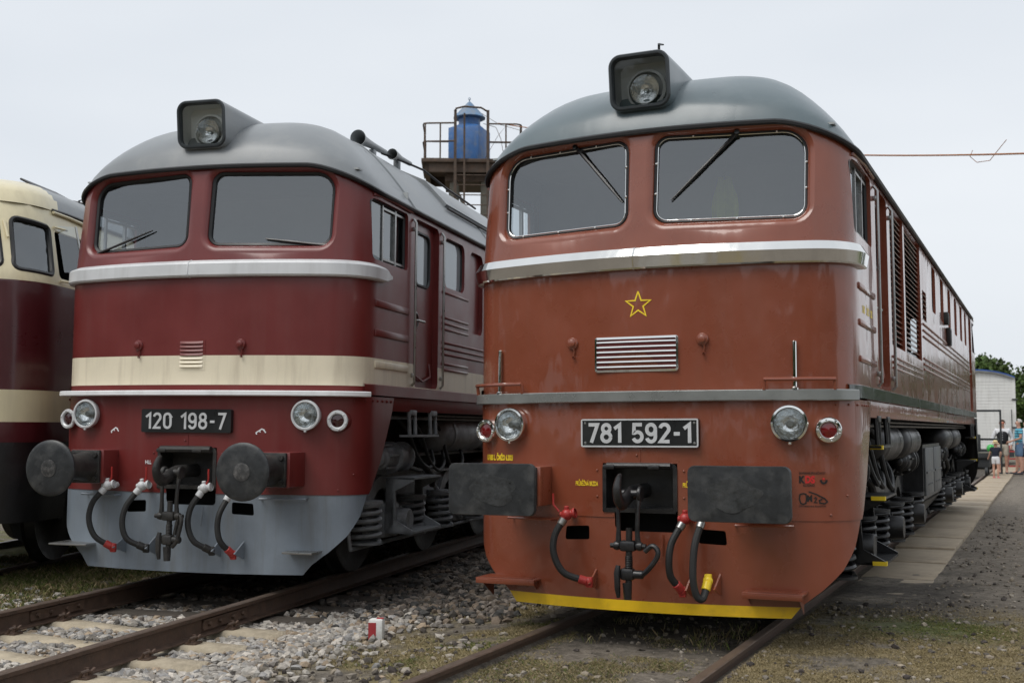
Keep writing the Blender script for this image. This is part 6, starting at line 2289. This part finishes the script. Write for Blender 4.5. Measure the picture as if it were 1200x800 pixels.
    rr_ = .098 * hd * s
    rows = []
    for i in range(6):
        th = R_(5 + i * 17)
        rows.append([hc + Vector((rr_ * math.sin(th) * math.cos(a), rr_ * 1.08 * math.sin(th) * math.sin(a) + (.016 * s), rr_ * 1.12 * math.cos(th) + .02 * s)) for a in np.linspace(0, 2 * math.pi, 17)[:-1]])
    rows = [[Vector((p.x, max(p.y, hc.y - rr_ * (.95 if i < 3 else .15)), p.z)) for p in r] for i, r in enumerate(rows)]
    hr_.strips(rows, True)
    hr_.build('hair', cfg['hair'], root)
    if cfg.get('hat'):
        h = MB()
        o = hc + Vector((0, .01, .055 * s))
        h.lathe([(.175 * s, -.02 * s), (.165 * s, -.012 * s), (.118 * s, .0), (.112 * s, .05 * s), (.10 * s, .10 * s), (.05 * s, .125 * s), (.0001, .128 * s)], o, (0, .05, 1), 24)
        ht = h.build('hat', 'straw_hat', root)
        MB().lathe([(.1195 * s, .002 * s), (.1165 * s, .035 * s)], o, (0, .05, 1), 24).build('hat_ribbon', 'hat_band', ht)
    if cfg.get('glasses'):
        g = MB()
        for sg in (1, -1):
            g.box((sg * .035 * s, -.092 * s, hc.z + .012 * s), (.055 * s, .02 * s, .036 * s), .008 * s)
            g.tube([(sg * .062 * s, -.085 * s, hc.z + .018 * s), (sg * .088 * s, -.01 * s, hc.z + .018 * s)], .005 * s, 5)
        g.tube([(-.01 * s, -.095 * s, hc.z + .018 * s), (.01 * s, -.095 * s, hc.z + .018 * s)], .005 * s, 5)
        g.build('sunglasses', 'sunglass_red', root)
    else:
        g = MB()
        for sg in (1, -1):
            MB().sphere((sg * .033 * s * hd, hc.y - .082 * s * hd, hc.z + .005), .011 * s, 8, 5).build('eye', 'shoe_dark', root)
    er = MB()
    for sg in (1, -1):
        MB().sphere((sg * .090 * s * hd, hc.y + .012 * s, hc.z - .005 * s), .026 * s, 8, 6, (.4, .8, 1.2)).build('ear', 'skin', root)
    return root
person('man in black waistcoat, white shirt and red sunglasses standing behind the child', (1.30, 34.3, .0), R_(2), 1.80,
       dict(legs=((.0, .0), (.0, -.05)), arms=(((.30, .03, 1.16), (.26, -.10, .93)), ((-.30, .03, 1.16), (-.26, -.10, .93))), sleeve='long', shirt='cloth_white', vest='cloth_black', shorts='cloth_beige', short_t=.85, shoe='shoe_dark', hair='hair_dark', glasses=True))
person('small child in straw hat, navy shirt and white shorts on the concrete path', (1.22, 30.4, .0), R_(172), 1.12,
       dict(child=True, legs=((.0, .0), (.0, .03)), arms=(((.26, -.02, 1.20), (.34, -.12, 1.02)), ((-.24, .0, 1.18), (-.18, -.14, 1.02))), sleeve='short', shirt='cloth_navy', shorts='cloth_white', short_t=.6, shoe='shoe_pink', hair='hair_dark', hat=True))
person('man in blue striped polo shirt and denim shorts with his hands held forward', (1.80, 34.2, .0), R_(-80), 1.82,
       dict(legs=((.02, .03), (-.02, -.08)), arms=(((.25, .02, 1.17), (.14, -.22, 1.08)), ((-.25, .02, 1.17), (-.12, -.24, 1.06))), sleeve='short', shirt='striped_shirt', shorts='denim', short_t=.9, shoe='shoe_dark', hair='hair_grey'))
person('grey-haired person in dark trousers and white top behind the man in blue stripes', (2.02, 35.3, .0), R_(-60), 1.80,
       dict(legs=((.02, .03), (-.02, -.08)), arms=(((.25, .02, 1.17), (.24, -.16, .96)), ((-.25, .02, 1.17), (-.24, -.1, .94))), sleeve='short', shirt='cloth_white', shorts='cloth_navy', short_t=1.0, shoe='shoe_dark', hair='hair_grey'))

# ------------------------------------------------------------------ trees round the yard
def tree_meshes(seed, H, R):
    r = np.random.default_rng(seed)
    t = MB()
    t.tube([(0, 0, -.3), (.1, .05, H * .3), (-.05, .1, H * .55), (.1, 0, H * .8)], [.28, .22, .15, .05], 8)
    tips = []
    for k in range(11):
        a = r.uniform(0, 6.28); z0 = H * r.uniform(.25, .6)
        L = R * r.uniform(.5, .95)
        p1 = Vector((math.cos(a) * L * .5, math.sin(a) * L * .5, z0 + H * .12)); p2 = Vector((math.cos(a) * L, math.sin(a) * L, z0 + H * r.uniform(.15, .32)))
        t.tube([(0, 0, z0), p1, p2], [.10, .06, .02], 6)
        tips += [p1, p2]
    trunk = t.mesh('trunk', 'bark')
    V, F, Cc = [], [], []
    cl = []
    for k in range(60):
        a = r.uniform(0, 6.28); u = r.uniform(-.9, 1); rad = R * math.sqrt(max(.05, 1 - u * u)) * r.uniform(.55, 1)
        cl.append((math.cos(a) * rad, math.sin(a) * rad, H * .62 + u * H * .36, r.uniform(.55, 1.15)))
    n = 0
    for cx, cy, cz, cr in cl:
        m = 110
        d = r.normal(0, 1, (m, 3)); d /= np.linalg.norm(d, axis=1)[:, None]
        P = np.array([cx, cy, cz]) + d * cr * (r.random((m, 1)) ** .5)
        shade = r.uniform(.7, 1.3)
        for p in P:
            ax = r.normal(0, 1, 3); ax /= np.linalg.norm(ax)
            bx = np.cross(ax, r.normal(0, 1, 3)); bx /= np.linalg.norm(bx)
            sz = r.uniform(.14, .26)
            V += [p - ax * sz, p + bx * sz * .6, p + ax * sz, p - bx * sz * .6]
            F.append((n, n + 1, n + 2, n + 3)); n += 4
            c = np.array([.050, .085, .022]) * shade * r.uniform(.7, 1.3) + np.array([.015, .01, 0]) * r.random()
            Cc += [c] * 4
    crown = np_mesh('crown', np.array(V), np.array(F), 'leaf', np.array(Cc))
    return trunk, crown
TM = [tree_meshes(5, 6.3, 3.2), tree_meshes(6, 6.7, 3.6)]
k = 0
for x, y, sc, lab in ((-6.5, 88, .95, None), (-2.6, 90, .98, 'rounded green tree rising behind the white box wagon'), (1.6, 86, .90, 'green tree behind the wagon roof, next to the van'), (6.2, 92, 1.0, None), (11, 85, 1.0, None), (16, 80, 1.0, None), (21, 74, 1.05, None), (26, 66, 1.0, None), (31, 58, 1.0, None), (35, 48, 1.0, None), (38, 38, 1.0, None)):
    t = thing('tree', lab or 'green tree in the row along the far edge of the yard', 'tree', (x, y, 0), (0, 0, k * 1.3), 'trees along the far edge of the yard')
    t.scale = (sc, sc, sc * (1 + .05 * math.sin(k * 2.1)))
    tr, cr = TM[k % 2]
    link_mesh('trunk', tr, t); link_mesh('crown', cr, t)
    k += 1

# the row of trees on the near side of the yard, which the paint, the chrome and the lamps mirror
for i in range(17):
    a = R_(-92 + i * 184 / 16)
    rr_ = 27 + 5 * math.sin(i * 2.7)
    x, y = 2.5 + math.sin(a) * rr_ * 1.25, -10 - math.cos(a) * rr_
    t = thing('tree', 'tall green tree in the row facing the locomotive fronts across the yard', 'tree', (x, y, 0), (0, 0, i * 2.1), 'trees facing the locomotive fronts')
    sc = 1.25 + .22 * math.sin(i * 1.9)
    t.scale = (sc * 1.15, sc * 1.15, sc)
    tr, cr = TM[i % 2]
    link_mesh('trunk', tr, t); link_mesh('crown', cr, t)
